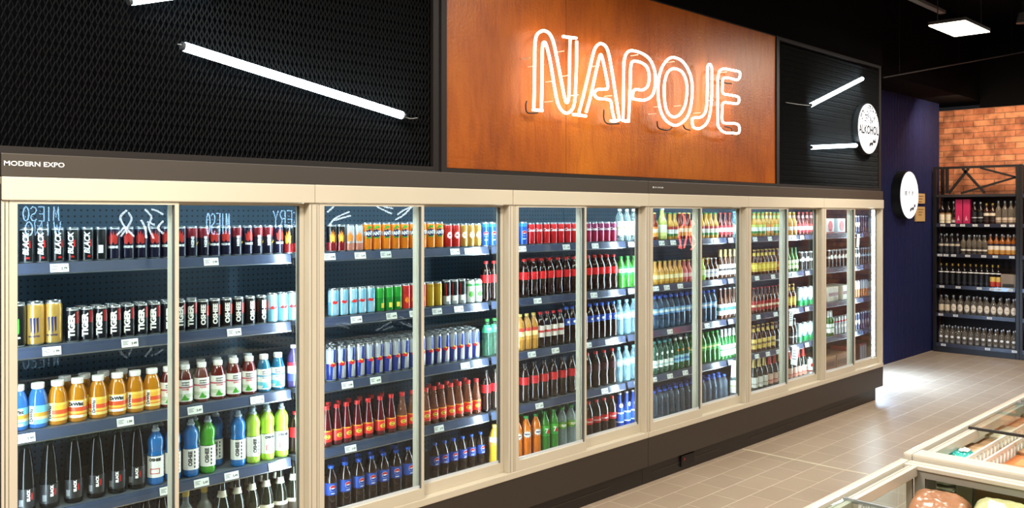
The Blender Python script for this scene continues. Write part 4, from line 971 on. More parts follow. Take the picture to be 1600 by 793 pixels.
letter([(G2([(335, 138), (400, 165), (450, 240), (474, 340), (466, 480), (432, 580), (360, 632), (290, 605), (245, 530), (226, 420), (230, 300), (250, 220), (288, 160)]), True),
        (G2([(350, 220), (400, 245), (430, 310), (435, 400), (420, 490), (380, 556), (330, 570), (290, 530), (273, 450), (271, 340), (285, 270), (310, 232)]), True)])
letter([(G2([(600, 188), (616, 215), (618, 300), (616, 420), (605, 540), (580, 615), (530, 655), (485, 648), (474, 610), (480, 580), (530, 575), (565, 545), (580, 480), (584, 350), (585, 215)]), True)])
letter([(G2([(818, 245), (770, 232), (700, 222), (668, 250), (660, 340), (660, 600), (674, 655), (710, 684), (760, 688), (812, 688), (816, 640), (790, 620), (735, 618), (694, 605), (692, 530), (700, 470), (750, 470), (800, 475), (816, 452), (806, 425), (750, 412), (699, 400), (695, 345), (700, 292), (740, 288), (800, 302), (820, 280)]), True)])
pins = MB()
for (x, y) in ((35, 265), (75, 320), (195, 425), (190, 565), (270, 218), (312, 385), (370, 520), (515, 318), (600, 525)):
    p = g1(x, y); q = g1(x + 28, y - 8); L0 = Vector(ns.location)
    pins.tube([p - L0, p - L0 + Vector((0, -NY + .018, 0))], .003, 6)
for (x, y) in ((210, 548), (250, 495), (395, 488), (535, 540), (630, 448), (80, 118), (345, 168), (725, 243)):
    p = g2(x, y); q = g2(x + 26, y - 5); L0 = Vector(ns.location)
    pins.tube([p - L0, p - L0 + Vector((0, -NY + .018, 0))], .003, 6)
pins.obj('tube_support', pm('neon_support_glass', (236, 226, 206), .3), ns, smooth=True)
cb = MB(); L0 = Vector(ns.location)
for pts in (G1([(45, 560), (38, 590), (50, 640), (120, 640)]), G1([(575, 620), (575, 680), (600, 715), (680, 715)]), G2([(250, 600), (260, 650), (330, 665), (360, 640)]), G2([(440, 630), (455, 655), (490, 665)]), G2([(700, 300), (740, 320), (790, 325)]), G2([(740, 640), (790, 655), (795, 705)])):
    cb.tube([p - L0 + Vector((0, .035, 0)) for p in curve_pts(pts, False, 4)], .005, 6)
cb.obj('cable', pm('neon_cable', (30, 24, 20), .5), ns, smooth=True)

def led_tube(a, b, label, r=.019, wires=()):
    a, b = Vector(a), Vector(b); c = (a + b) / 2
    o = empty('led_tube_light', c); tag(o, label, 'tube light', 'bare white tube lights on the mesh panels')
    d = (b - a).normalized()
    MB().tube([a - c, b - c], r, 12).obj('glowing_tube', TUBEL, o, smooth=True)
    e = MB()
    for p, s in ((a - c, -1), (b - c, 1)): e.tube([p + d * (s * .0), p + d * (s * .014)], r * .9, 12)
    for q in (.12, .88):
        cp = (a - c).lerp(b - c, q); MB().box(cp.x - .006, cp.x + .006, cp.y, .036 - c.y, cp.z - .01, cp.z + .01).obj('clip', DARKM, o)
    e.obj('end_cap', pm('tube_end_cap', (70, 74, 78), .4, .4), o, smooth=True)
    if wires:
        m = MB()
        for wpts in wires: m.tube([Vector(p) - c for p in curve_pts(wpts, False, 4)], .0022, 6)
        m.obj('wire', pm('pale_wire', (150, 152, 150), .5), o)
TY = -.012
led_tube(atY(288, 73, TY), atY(628, 180, TY), 'long slanting white tube light on the left mesh panel', wires=[[atY(278, 69, .02), atY(283, 70, TY), atY(288, 73, TY)], [atY(630, 181, TY), atY(640, 185, TY), atY(652, 184, .022)]])
led_tube(atY(205, 1, TY), atY(330, -16, TY), 'white tube light at the very top of the left mesh panel')
led_tube(atY(1267, 164, TY), atY(1347, 123, TY), 'upper slanting white tube light on the right mesh panel', .018, wires=[[atY(1228, 160, .022), atY(1248, 163, TY), atY(1267, 165, TY)]])
led_tube(atY(1268, 230, TY), atY(1337, 227, TY), 'lower level white tube light running behind the round sign', .018)

# round signs
def round_sign(c, R, depth, txt, label, small, cat='round sign', dots=False):
    r = empty('round_sign', c); tag(r, label, cat, 'lit round signs')
    m = MB().lathe([(0, 0), (R, 0), (R, depth), (R * .97, depth), (R * .97, depth + .001), (0, depth + .001)], 48)
    m.v = [(x, -z, y) for x, y, z in m.v]
    m.obj('drum', BLACK, r, smooth=True)
    f_ = MB().lathe([(0, depth + .0015), (R * .965, depth + .0015), (R * .965, depth + .004), (0, depth + .004)], 48); f_.v = [(x, -z, y) for x, y, z in f_.v]
    face = f_.obj('lit_face', em('sign_face_white', (244, 248, 255), .8), r)
    y = -depth - .0055
    if txt: wall_text('lettering', txt, R * .46, INK, r, (.0, y, -.01), bold=.003, sx=.84)
    if dots:
        m = MB()
        for i in range(220):
            a = random.uniform(0, 2 * pi); q = R * .93 * math.sqrt(random.random()); x, z = q * cos(a), q * sin(a)
            if z < .055 and not (z < -.1 and False): continue
            s = R * random.uniform(.02, .036); m.box(x - s, x + s, y, y + .001, z - s * .8, z + s * .8)
        m.obj('dot_pattern', pm('dot_ink', (60, 62, 66), .6), r)
    m = MB()
    rnd = random.Random(3)
    for i in range(small):
        x = R * (.05 + .6 * i / small); z = -R * .62 + rnd.uniform(-.4, .6) * R * .1 + R * .15 * i / small
        m.box(x, x + R * .07, y, y + .001, z - R * .05, z + R * rnd.uniform(.03, .12))
    m.obj('small_motif', INK, r)
    return r
round_sign((7.362, .008, 2.614), .242, .045, 'ALKOHOL', 'white round sign with black lettering on the right mesh panel', 9, dots=True)
s2 = round_sign((10.33, .800, 2.045), .30, .11, '', 'glowing white round sign standing off the blue ribbed wall', 7)
mm = MB()
for i in range(16):
    a = random.uniform(-.8, .8); mm.box(a * .26 - .004, a * .26 + .004, -.1158, -.1150, random.uniform(-.02, .04), random.uniform(.045, .05))
mm.obj('dot_row', GREYINK, s2)
PLY = pm('plywood', (206, 170, 112), .6, noise=.06, nscale=12)
for i, (z0, z1, lab) in enumerate(((1.945, 2.075, 'upper small plywood plate on the blue wall beside the round sign'), (1.715, 1.905, 'lower, larger plywood plate on the blue wall beside the round sign'))):
    p = MB().box(10.80, 11.12, .782, .8005, z0, z1).obj('plywood_plate', PLY, None, bevel=.003); tag(p, lab, 'plate', 'plywood plates by the round sign')
    m = MB()
    for k in range(3): m.box(10.87 + .01 * k, 11.06 - .03 * k, .7812, .7822, z1 - .04 - .035 * k, z1 - .03 - .035 * k)
    m.obj('print', pm('burnt_print', (120, 84, 50), .7), p)

# ------------------------------------------------------------------ alcohol rack against the brick wall
RX = 11.36
RYL, RYR = .765, -.22
RZ = [1.677, 1.284, .873, .504, .11]
rk = empty('spirits_rack', (RX, (RYL + RYR) / 2, 0)); tag(rk, 'tall black metal rack of spirit bottles with braced top against the brick wall', 'rack')
O = Vector(rk.location)
def rbox(x0, x1, y0, y1, z0, z1): return (x0, x1, y0 - O.y, y1 - O.y, z0, z1)
RK = pm('rack_black', (24, 21, 20), .45)
for (x, y) in ((0, RYL - .02), (0, RYR - .02), (.285, RYL - .02), (.285, RYR - .02)):
    MB().box(*rbox(x, x + .035, y - .02, y + .02, 0, 2.43)).obj('post', RK, rk, bevel=.003)
MB().box(*rbox(.305, .315, RYR, RYL - .02, .05, 2.03)).obj('rear_board', pm('rack_rear', (30, 16, 12), .7), rk)
MB().box(*rbox(.0, .305, RYR + .001, RYL - .041, .0, .075)).obj('plinth', RK, rk, bevel=.003)
MB().box(*rbox(-.012, .305, RYR - .0, RYL - .041, 2.03, 2.065)).obj('top_board', pm('rack_top', (46, 44, 46), .4), rk, bevel=.003)
tr_ = MB().bar((.018, RYL - .02 - O.y, 2.415), (.018, RYR - .02 - O.y, 2.415), .03, .03)
ym = (RYL + RYR) / 2
tr_.bar((.018, RYL - .19 - O.y, 2.08), (.018, ym + .06 - O.y, 2.40), .03, .024); tr_.bar((.018, RYL - .36 - O.y, 2.40), (.018, ym - .13 - O.y, 2.08), .03, .024)
tr_.bar((.018, ym + .15 - O.y, 2.08), (.018, RYR - O.y, 2.27), .03, .024); tr_.bar((.018, ym - .08 - O.y, 2.40), (.018, RYR - O.y, 2.27), .03, .024)
tr_.bar((.018, RYL - .17 - O.y, 2.08), (.018, RYL - .17 - O.y, 2.40), .03, .05)
tr_.obj('top_brace', RK, rk)
for i, z in enumerate(RZ):
    MB().box(*rbox(.0, .304, RYR + .002, RYL - .042, z - .02, z)).obj('shelf_board', RK, rk)
    MB().box(*rbox(-.012, -.0002, RYR + .002, RYL - .042, z - .035, z + .012)).obj('price_rail', pm('rack_rail', (52, 54, 70), .3, 0, .3), rk)
    g_ = MB().tube([(-.004, RYR + .01 - O.y, z + .05), (-.004, RYL - .05 - O.y, z + .05)], .002, 6); g_.obj('guard_wire', pm('guard_wire', (90, 84, 80), .35, .6), rk)
rk2 = empty('spirits_rack', (RX, RYR - .53, 0)); tag(rk2, 'next black rack starting at the right edge of the picture', 'rack')
for (x, y) in ((0, -.49), (0, .47), (.285, .47), (.285, -.49)):
    MB().box(x, x + .035, y - .018, y + .018, 0, 2.43).obj('post', RK, rk2, bevel=.003)
for z in RZ + [2.05]:
    MB().box(0, .31, -.47, .452, z - .02, z).obj('shelf_board', RK, rk2)
    MB().box(-.012, -.0002, -.47, .452, z - .035, z + .012).obj('price_rail', MATS['rack_rail'], rk2)
MB().box(0, .31, -.47, .452, 0, .075).obj('plinth', RK, rk2)

def srow(level, key, us, row=0):
    sp = SPECS[key]; X = RX + .035 + sp.r + row * (2 * sp.r + .01)
    if isinstance(us, tuple):
        a, b, n = us; ya, yb = atX(a, 400, X).y, atX(b, 400, X).y
        ys = [ya + (yb - ya) * i / (n - 1) for i in range(n)] if n > 1 else [ya]
    else: ys = [atX(u, 400, X).y for u in us]
    for y in ys: RACK.append([key, level, X, y, row])
RACK = []
lgClr = liq('spirit_clear', (150, 140, 126), .4, (226, 216, 204)); lgAmb = liq('whisky', (160, 92, 34), .85); lgDk = liq('dark_spirit', (30, 22, 18), .95)
def sb(key, desc, lq, capm, lab, h=.29, r=.0365, prof='spirit', lt=()):
    bottle(key, desc, prof, h, r, lq, (capm, .90, .42, 'flat'), lab, lt, name='spirit_bottle')
sb('s_cream', 'pale labelled spirit bottle with dark neck', lgDk, capK, (lb('ls_cream', (0, (236, 224, 196)), (.85, (150, 110, 70))), .05, .50), .30, .0355)
sb('s_dark', 'dark spirit bottle with silver emblem', lgDk, CAPS, (lb('ls_dark', (0, (26, 24, 26)), (.4, (190, 190, 190)), (.5, (26, 24, 26))), .1, .55), .29, .033)
sb('s_thin', 'thin dark bottle with white label', lgDk, CAPS, (lb('ls_thin', (0, (210, 204, 196)), (.5, (60, 40, 36))), .08, .3), .30, .026)
sb('s_brown', 'brown spirit bottle with small white label', liq('brown_spirit', (60, 32, 20), .95), CAPG, (lb('ls_brown', (0, (40, 24, 18)), (.6, (226, 214, 190)), (.85, (40, 24, 18))), .1, .62), .27, .0355)
sb('s_clear', 'clear spirit bottle with pale band', lgClr, CAPS, (lb('ls_clear', (0, (190, 166, 140)), (.5, (206, 190, 170))), .10, .30), .30, .033)
sb('s_amb', 'dark vodka bottle with pale label band', lgDk, CAPS, (lb('ls_amb', (0, (40, 40, 44)), (.62, (196, 186, 166)), (.8, (40, 40, 44))), .06, .62), .27, .0335)
sb('s_wht', 'clear spirit bottle with little white oval', lgClr, CAPS, (lb('ls_wht', (0, (70, 62, 54)), (.35, (228, 222, 210)), (.6, (80, 72, 62))), .1, .40), .255, .0315)
sb('s_gld', 'amber spirit bottle with white label', lgAmb, CAPS, (lb('ls_gld', (0, (206, 150, 70)), (.4, (236, 226, 206)), (.8, (40, 40, 60))), .08, .55), .27, .0335)
sb('s_blk', 'black spirit bottle with white neck band', lgDk, CAPG, (lb('ls_blk', (0, (26, 26, 30))), .06, .55, [(tW, .60, .645)]), .29, .0325)
sb('s_red', 'spirit bottle with red and yellow label', lgDk, CAPG, (lb('ls_red', (0, (200, 60, 40)), (.5, (226, 190, 100))), .06, .48, [(tW, .60, .645)]), .29, .0325)
def oval(rw, rh, n=20): return poly2d([(rw * cos(2 * pi * i / n), rh * sin(2 * pi * i / n)) for i in range(n)])
tCr = pm('print_cream', (236, 222, 200), .45); tDg = pm('print_dark', (90, 60, 50), .5)
sb('s_sq', 'vodka bottle with square cream label', lgClr, CAPS, (lb('ls_sq', (0, (40, 30, 26)), (.12, (226, 210, 180)), (.9, (50, 36, 30))), .1, .56), .24, .035)
bottle('s_ov', 'vodka bottle with large cream oval label', 'spirit', .24, .0385, lgClr, (CAPS, .90, .42, 'flat'), None, [shape('label', [xf(oval(.033, .05), 0, .085)], .0385, tCr), htext('VODKA', .010, .0385, tDg, .085, 0, .0005, lift=.0014)], name='spirit_bottle')
bottle('s_sm', 'small vodka bottle with little white oval label', 'spirit', .235, .0345, lgClr, (CAPS, .90, .42, 'flat'), None, [shape('label', [xf(oval(.019, .015), 0, .095)], .0345, tW), shape('lower_label', [rect2d(-.018, .018, .02, .05)], .0345, pm('print_silver', (150, 146, 140), .35))], name='spirit_bottle')
srow(0, 's_cream', [1472, 1482]); srow(0, 's_thin', [1490]); srow(0, 's_dark', [1522.5, 1532]); srow(0, 's_brown', [1541.5, 1551]); srow(0, 's_clear', [1560, 1570, 1579.5, 1588])
srow(1, 's_amb', (1470, 1496, 4)); srow(1, 's_wht', (1505, 1542, 5)); srow(1, 's_gld', (1551, 1589, 5))
srow(2, 's_blk', (1470, 1545, 9)); srow(2, 's_red', [1554, 1563])
srow(3, 's_sq', [1470, 1480]); srow(3, 's_ov', (1490, 1588, 10))
srow(4, 's_sm', (1469, 1588, 13))
srow(1, 's_wht', (1476, 1590, 12), 1); srow(3, 's_ov', (1478, 1590, 10), 1); srow(4, 's_sm', (1474, 1592, 13), 1)
for lev in range(1, 5):
    for row in (0, 1):
        L_ = sorted([p for p in RACK if p[1] == lev and p[4] == row], key=lambda p: -p[3])
        for _ in range(200):
            for a, b in zip(L_, L_[1:]):
                need = SPECS[a[0]].r + SPECS[b[0]].r + .0006 - (a[3] - b[3])
                if need > 1e-6: a[3] += need / 2; b[3] -= need / 2
        hi = RYL - .045                                              # then keep the row between the two posts
        for p in L_: p[3] = min(p[3], hi - SPECS[p[0]].r); hi = p[3] - SPECS[p[0]].r - .0006
        lo = RYR + .004 if lev != 2 else RYR + .185
        for p in reversed(L_): p[3] = max(p[3], lo + SPECS[p[0]].r); lo = p[3] + SPECS[p[0]].r + .0006
cn = {}
for p in RACK: cn.setdefault((p[0], p[1], p[4]), []).append(p)
for (key, lev, row), L_ in cn.items():
    L_.sort(key=lambda p: -p[3]); sp = SPECS[key]
    for i, p in enumerate(L_):
        rw = ', rear row' if row else ''
        lab = (f'{ORD[i]} {sp.desc} from left' if len(L_) > 1 else sp.desc) + f'{rw}, {LV[lev + 1]} rack shelf'
        spawn(sp, (p[2], p[3], RZ[lev]), -pi / 2 + random.uniform(-.1, .1) + .25, lab, f'{sp.desc}s on the {LV[lev + 1]} rack shelf')
PINK = pm('magenta_carton', (196, 40, 92), .4)
for i, u in enumerate((1499.6, 1511.6)):
    y = atX(u, 340, RX + .085).y
    m = MB().add([(-.0438, -x, z) for x, z in poly2d([(-.022, .03), (0, .12), (.022, .03), (.008, .05), (-.008, .05)])[0]], [(0, 1, 2, 3, 4)])
    g_ = pack('gift_carton', f'{"left" if i == 0 else "right"} magenta gift carton on the top shelf of the spirits rack', RX + .085, y, RZ[0], .086, .083, .325, PINK, [('print', m, pm('print_pink', (236, 150, 170), .5))], cat='carton')
g_ = pack('spirits_carton', 'grey-brown printed carton at the right end of the third rack shelf', RX + .12, RYR + .093, RZ[2], .17, .175, .18, pm('grey_carton', (140, 124, 106), .6, noise=.05), [('print', MB().box(-.0862, -.0852, -.065, .065, .02, .06), pm('carton_ink', (40, 36, 32), .6))], cat='carton')
tagm = MB().box(0, .0012, -.03, .03, -.014, .014).mesh('price_tag', PAPER)
tagl = MB().box(-.0005, 0, -.022, .012, .002, .005).box(-.0005, 0, -.022, .02, -.006, -.003).mesh('print_lines', GREYINK)
for lev, us in enumerate(([1473, 1489, 1504, 1523.5, 1542, 1568, 1581], [1468.5, 1478, 1490, 1512, 1537, 1555, 1581], [1471.5, 1497, 1530, 1550, 1560.5, 1578.5], [1470, 1493, 1546], [1474, 1543, 1585])):
    for i, u in enumerate(us):
        y = min(atX(u, 400, RX - .013).y, RYL - .075)
        o = link('price_tag', tagm, None, (RX - .0131, y, RZ[lev] - .012)); tag(o, f'{ORD[i]} white price tag from left on the {LV[lev + 1]} shelf rail of the spirits rack', 'price tag', f'price tags on the {LV[lev + 1]} rack rail')
        link('print_lines', tagl, o)

# ------------------------------------------------------------------ chest freezers
FW = pm('freezer_white', (198, 190, 174), .35, 0, .2); FG = pm('freezer_grey', (150, 148, 138), .45); FGL = glassmat('lid_glass', (242, 248, 246), 1.18)
FRM = pm('track_dark', (40, 38, 36), .5)
def freezer(x0, x1, yL, yR, zt, label, inner_glass_end):
    """chest freezer, long side along X; yL is the aisle side (towards the coolers)"""
    r = empty('chest_freezer', ((x0 + x1) / 2, (yL + yR) / 2, 0)); tag(r, label, 'freezer', 'glass-topped chest freezers')
    o = Vector(r.location)
    def B(m, a, b, c, d, e, f_): return m.box(a - o.x, b - o.x, min(c, d) - o.y, max(c, d) - o.y, e, f_)
    # outer rim with rounded edge, tracks
    m = MB(); e = .036; ew = .098 if inner_glass_end == 'wide' else e
    B(m, x0, x1, yL, yL - e, zt - .05, zt); B(m, x0, x1, yR + e, yR, zt - .05, zt); B(m, x0, x0 + ew, yL - e, yR + e, zt - .05, zt); B(m, x1 - e, x1, yL - e, yR + e, zt - .05, zt)
    m.obj('rim', FW, r, bevel=.009)
    for (ya, sg) in ((yL, -1), (yR, 1)):
        m = MB(); B(m, x0 + ew, x1 - e, ya + sg * e, ya + sg * (e + .017), zt - .045, zt - .018); m.obj('track_bed', FG, r)
        m = MB(); B(m, x0 + ew, x1 - e, ya + sg * .053, ya + sg * .061, zt - .045, zt - .008); B(m, x0 + ew, x1 - e, ya + sg * .066, ya + sg * .086, zt - .045, zt - .006); m.obj('track', FW, r, bevel=.002)
        m = MB(); B(m, x0 + ew, x1 - e, ya + sg * .0612, ya + sg * .0658, zt - .045, zt - .022); m.obj('track_groove', FRM, r)
    # hull
    m = MB(); B(m, x0 + .02, x1 - .02, yL - .02, yL - .09, .06, .44); B(m, x0 + .02, x1 - .02, yR + .02, yR + .09, .06, .44)
    B(m, x0 + .02, x0 + .06, yL - .09, yR + .09, .06, .44); B(m, x1 - .06, x1 - .02, yL - .09, yR + .09, .06, .44); B(m, x0 + .06, x1 - .06, yL - .09, yR + .09, .06, .16)
    m.obj('tub', pm('tub_white', (214, 210, 200), .5), r)
    m = MB(); B(m, x0 + .05, x1 - .05, yL - .06, yR + .06, 0, .06); m.obj('plinth', DARKM, r)
    # upper glass walls
    m = MB(); B(m, x0 + .04, x1 - .04, yL - .034, yL - .040, .44, zt - .05); B(m, x0 + .04, x1 - .04, yR + .040, yR + .034, .44, zt - .05); m.obj('side_glass', FGL, r)
    for xe, sg in ((x0, 1), (x1, -1)):
        a, b = sorted((xe + sg * .036, xe + sg * .062))
        m = MB(); B(m, a, b, yL - .036, yR + .036, zt - .020, zt - .004); m.obj('inner_ledge', FW, r, bevel=.002)
        a, b = sorted((xe + sg * .036, xe + sg * .052))
        m = MB(); B(m, a, b, yL - .041, yR + .041, zt - .050, zt - .020); m.obj('inner_band', FG, r)
        for yy, s2_ in ((yL - .041, -1), (yR + .041, 1)): m = MB(); B(m, a, b, yy, yy + s2_ * .022, .44, zt - .05); m.obj('corner_post', FW, r)
        for yy, s2_ in ((yL - .072, -1), (yR + .072, 1)): m = MB(); B(m, a, b, yy, yy + s2_ * .04, .44, zt - .05); m.obj('corner_panel', FG, r)
        m = MB(); B(m, a + .004, b - .006, yL - .120, yR + .120, .44, zt - .05); m.obj('end_glass', FGL, r)
    return r, o
YL, YR = -2.125, -3.02
f1, o1 = freezer(.62, 2.655, YL, YR, .84, 'nearer chest freezer with cream rim at the bottom right corner of the picture', True)
f2, o2 = freezer(2.662, 4.75, YL - .005, YR, .862, 'farther chest freezer with cream rim, glass lids and white dividers', 'wide')
def lid(fz, o, xa, xb, yL, yR, z, label, frame=True):
    r = empty('lid', (xa - o.x, 0, 0)); r.parent = fz
    m = MB().box(0, xb - xa, yR - o.y, yL - o.y, z, z + .004); m.obj('lid_glass', FGL, r)
    m = MB().box(-.008, .004, yR - o.y, yL - o.y, z - .004, z + .008); m.obj('lid_edge', FRM if label == 'dark' else STEEL, r)
    m = MB().box(xb - xa - .004, xb - xa + .008, yR - o.y, yL - o.y, z - .004, z + .008); m.obj('lid_edge', STEEL, r)
lid(f1, o1, .70, 2.00, YL - .055, YR + .055, .834, 'steel')
lid(f2, o2, 3.30, 4.02, YL - .055, YR + .055, .858, 'dark')
lid(f2, o2, 4.06, 4.70, YL - .068, YR + .068, .866, 'steel')
# white perforated dividers in the far freezer
def divider(x0, x1, y, z0, z1, label):
    m = MB(); r = empty('basket_divider', ((x0 + x1) / 2, y, z0)); tag(r, label, 'divider', 'white dividers in the far freezer')
    L2 = (x1 - x0) / 2; h_ = z1 - z0
    n = int((x1 - x0) / .05); t = .004
    m.box(-L2, L2, -t, t, 0, .014).box(-L2, L2, -t, t, h_ - .016, h_)
    for i in range(n):
        xa = -L2 + i * .05
        m.box(xa, xa + .016, -t, t, .014, h_ - .016)
        for k in range(3):
            m.bar((xa + .016, 0, .02 + k * (h_ - .04) / 3), (xa + .05, 0, .02 + (k + 1) * (h_ - .04) / 3), .007, .008)
    m.obj('lattice', pm('divider_white', (232, 232, 224), .4), r)
divider(2.80, 4.60, -2.292, .60, .822, 'white perforated divider in the far freezer, nearer the aisle')
divider(2.80, 4.60, -2.357, .60, .822, 'white perforated divider in the far freezer, further from the aisle')
# bags and boxes inside
def pillow(name, label, loc, sx, sy, sz, mat, rz, tilt, seed, cat='bag', extra=None):
    rn = random.Random(seed); N = 24; vs, fs = [], []
    for s in (1, -1):
        for i in range(N + 1):
            for j in range(N + 1):
                a, b = i / N * 2 - 1, j / N * 2 - 1
                e = max(0, (1 - a ** 4)) * max(0, (1 - b ** 4))
                z = s * sz / 2 * e ** .55 * (1 + .14 * sin(5 * a + seed) * cos(4 * b + seed * 2) + .045 * sin(11 * a + 6 * b + seed) + .02 * sin(17 * b - 5 * a)) + rn.uniform(-.002, .002) * e
                vs.append((a * sx / 2 * (1 - .06 * b * b), b * sy / 2 * (1 - .06 * a * a), z))
    M = (N + 1) ** 2
    for s in range(2):
        for i in range(N):
            for j in range(N):
                q = [s * M + i * (N + 1) + j, s * M + (i + 1) * (N + 1) + j, s * M + (i + 1) * (N + 1) + j + 1, s * M + i * (N + 1) + j + 1]
                fs.append(tuple(q if s == 0 else q[::-1]))
    o = MB().add(vs, fs).obj(name, mat, None, smooth=True, loc=loc); o.rotation_euler = (tilt[0], tilt[1], rz)
    tag(o, label, cat)
    if extra:
        for n, col_, u0, u1, v0, v1 in extra:
            k = 6; vv, ff = [], []
            for i in range(k + 1):
                for j in range(k + 1):
                    a, b = u0 + (u1 - u0) * i / k, v0 + (v1 - v0) * j / k
                    e = max(0, (1 - a ** 4)) * max(0, (1 - b ** 4)); z = sz / 2 * e ** .55 * (1 + .14 * sin(5 * a + seed) * cos(4 * b + seed * 2) + .045 * sin(11 * a + 6 * b + seed) + .02 * sin(17 * b - 5 * a)) + .004
                    vv.append((a * sx / 2 * (1 - .06 * b * b), b * sy / 2 * (1 - .06 * a * a), z))
            for i in range(k):
                for j in range(k): ff.append((i * (k + 1) + j, (i + 1) * (k + 1) + j, (i + 1) * (k + 1) + j + 1, i * (k + 1) + j + 1))
            MB().add(vv, ff).obj(n, col_, o, smooth=True)
    return o
def bagm(n, c): return pm(n, c, .3, 0, .5, noise=.12, nscale=30, bump=.3)
def carton(x0, x1, y0, y1, z0, z1, c, nm, lab):
    sx, sy = x1 - x0, y1 - y0
    o = MB().box(-sx / 2, sx / 2, -sy / 2, sy / 2, 0, z1 - z0).obj('frozen_food_carton', pm(nm, c, .6, noise=.05), None, bevel=.002, loc=((x0 + x1) / 2, (y0 + y1) / 2, z0)); tag(o, lab, 'carton', 'cartons in the chest freezers')
    MB().box(-sx * .3, sx * .2, -sy * .35, sy * .35, z1 - z0, z1 - z0 + .0008).obj('print', pm(nm + '_print', [min(255, v + 34) for v in c], .6), o)
def fill(xs, y0, y1, z1, cols, where):
    for i, (a, b) in enumerate(zip(xs, xs[1:])):
        nm, c, ds = cols[i % len(cols)]
        carton(a + .004, b - .004, y0, y1, .162, z1 - .012 * (i % 2), c, nm, f'{ORD[i]} {ds} carton from the near end, {where}')
CTN = ('carton_tan', (184, 138, 98), 'tan'); CSD = ('carton_sand', (196, 156, 116), 'sand-coloured'); CPL = ('carton_pale', (216, 204, 176), 'pale'); COR = ('carton_orange', (196, 112, 52), 'orange-brown')
fill((3.12, 3.34, 3.52, 3.80, 4.10, 4.40, 4.66), -2.286, -2.178, .786, (CSD, CTN, CPL, CTN, CSD, CTN), 'beside the aisle wall of the far freezer')
fill((2.78, 3.05, 3.30, 3.62, 3.95, 4.30, 4.66), -2.351, -2.298, .780, (CPL, CTN, CSD, CTN, CPL, CSD), 'between the dividers of the far freezer')
fill((2.78, 3.10, 3.34, 3.66, 3.98, 4.30, 4.66), -2.62, -2.363, .778, (CTN, COR, CTN, CSD, CTN, CPL), 'beyond the dividers of the far freezer')
fill((2.00, 2.28, 2.57), -2.94, -2.20, .63, (CPL, CSD), 'under the bags in the nearer freezer')
carton(2.78, 3.11, -2.286, -2.178, .162, .71, (200, 190, 160), 'carton_cream', 'cream carton under the teal and white bags, far freezer corner')
for (x, y, z, sx, sy, sz, nm, c, lab, ex) in (
    (2.87, -2.232, .765, .16, .105, .10, 'bag_white', (226, 226, 214), 'white frozen food bag with green leaf print at the far freezer corner', [('leaf_print', bagm('bag_leaf', (90, 130, 50)), -.6, .3, -.2, .7)]),
    (3.03, -2.232, .768, .15, .105, .10, 'bag_teal', (40, 170, 160), 'teal frozen food bag beside the nearer divider', [('print', bagm('bag_white', (226, 226, 214)), -.2, .6, -.6, .1)])):
    pillow('frozen_food_bag', lab, (x, y, z), sx, sy, sz, bagm(nm, c), 0, (0, 0), x * 3 + y, extra=ex)
for (x, y, z, sx, sy, sz, nm, c, lab, t, ex) in (
    (2.48, -2.33, .715, .20, .20, .10, 'bag_brown', (158, 112, 80), 'brown bag of frozen meat inside the nearer freezer', (.1, -.25), None),
    (2.48, -2.55, .725, .20, .21, .11, 'bag_green', (176, 178, 124), 'pale green vegetable bag inside the nearer freezer', (.1, -.25), [('print', bagm('bag_cream', (232, 222, 196)), -.6, .2, -.4, .5)]),
    (2.47, -2.76, .72, .20, .20, .10, 'bag_greenish', (206, 206, 150), 'yellowish bag towards the far side of the nearer freezer', (.1, -.1), None),
    (2.20, -2.42, .69, .22, .24, .10, 'bag_tan', (206, 160, 110), 'tan bag lying in the middle of the nearer freezer', (0, .1), None)):
    pillow('frozen_food_bag', lab, (x, y, z), sx, sy, sz, bagm(nm, c), .1, t, x * 5 + y, extra=ex)

# ------------------------------------------------------------------ ceiling fittings
lp = empty('ceiling_panel_light', (6.65, -1.07, 3.3)); tag(lp, 'glowing flat square panel light hanging from the black ceiling', 'ceiling light')
MB().box(-.30, .30, -.14, .14, .004, .03).obj('housing', DARKM, lp, bevel=.002)
MB().box(-.295, .295, -.135, .135, -.004, .004).obj('diffuser', em('panel_light_warm', (255, 236, 200), 9.0), lp)
m = MB()
for (x, y) in ((-.2, .1), (.2, -.1)): m.tube([(x, y, .03), (x, y, 1.0)], .004, 6)
m.obj('hanger', pm('hanger_wire', (60, 60, 60), .4, .5), lp)
tk = MB().box(7.2, 8.35, -.40, -.34, 3.80, 3.83).obj('track_rail', pm('track_rail_grey', (130, 128, 124), .4, .4)); tag(tk, 'thin grey lighting track above the panel light', 'lighting track')
MB().box(7.75, 7.77, -.38, -.36, 3.83, 4.3).obj('hanger', MATS['hanger_wire'], tk)
pa, pb = atY(1380, 121, .25), atX(1600, 81, 11.2)
cw_ = MB().tube([pa, pb], .008, 6).obj('conduit', pm('conduit_grey', (84, 84, 86), .5)); tag(cw_, 'thin grey conduit running along the dark bulkhead', 'conduit')
for t in (.1, .5, .9):
    q = pa.lerp(pb, t); MB().tube([q, Vector((q.x, q.y, 4.3))], .003, 6).obj('hanger', pm('dark_hanger', (16, 16, 16), .6), cw_)
sp_ = empty('spotlight', atX(1598, 36, 9.0)); tag(sp_, 'small dark ceiling spotlight at the right edge of the picture', 'spotlight')
m = MB().lathe([(0, .10), (.04, .10), (.06, .0), (.05, .0), (.0, .02)], 20); m.obj('lamp_head', pm('spot_metal', (120, 116, 110), .35, .6), sp_, smooth=True)
MB().tube([(0, 0, .10), (0, 0, 4.3 - sp_.location.z)], .008, 8).obj('stem', DARKM, sp_)

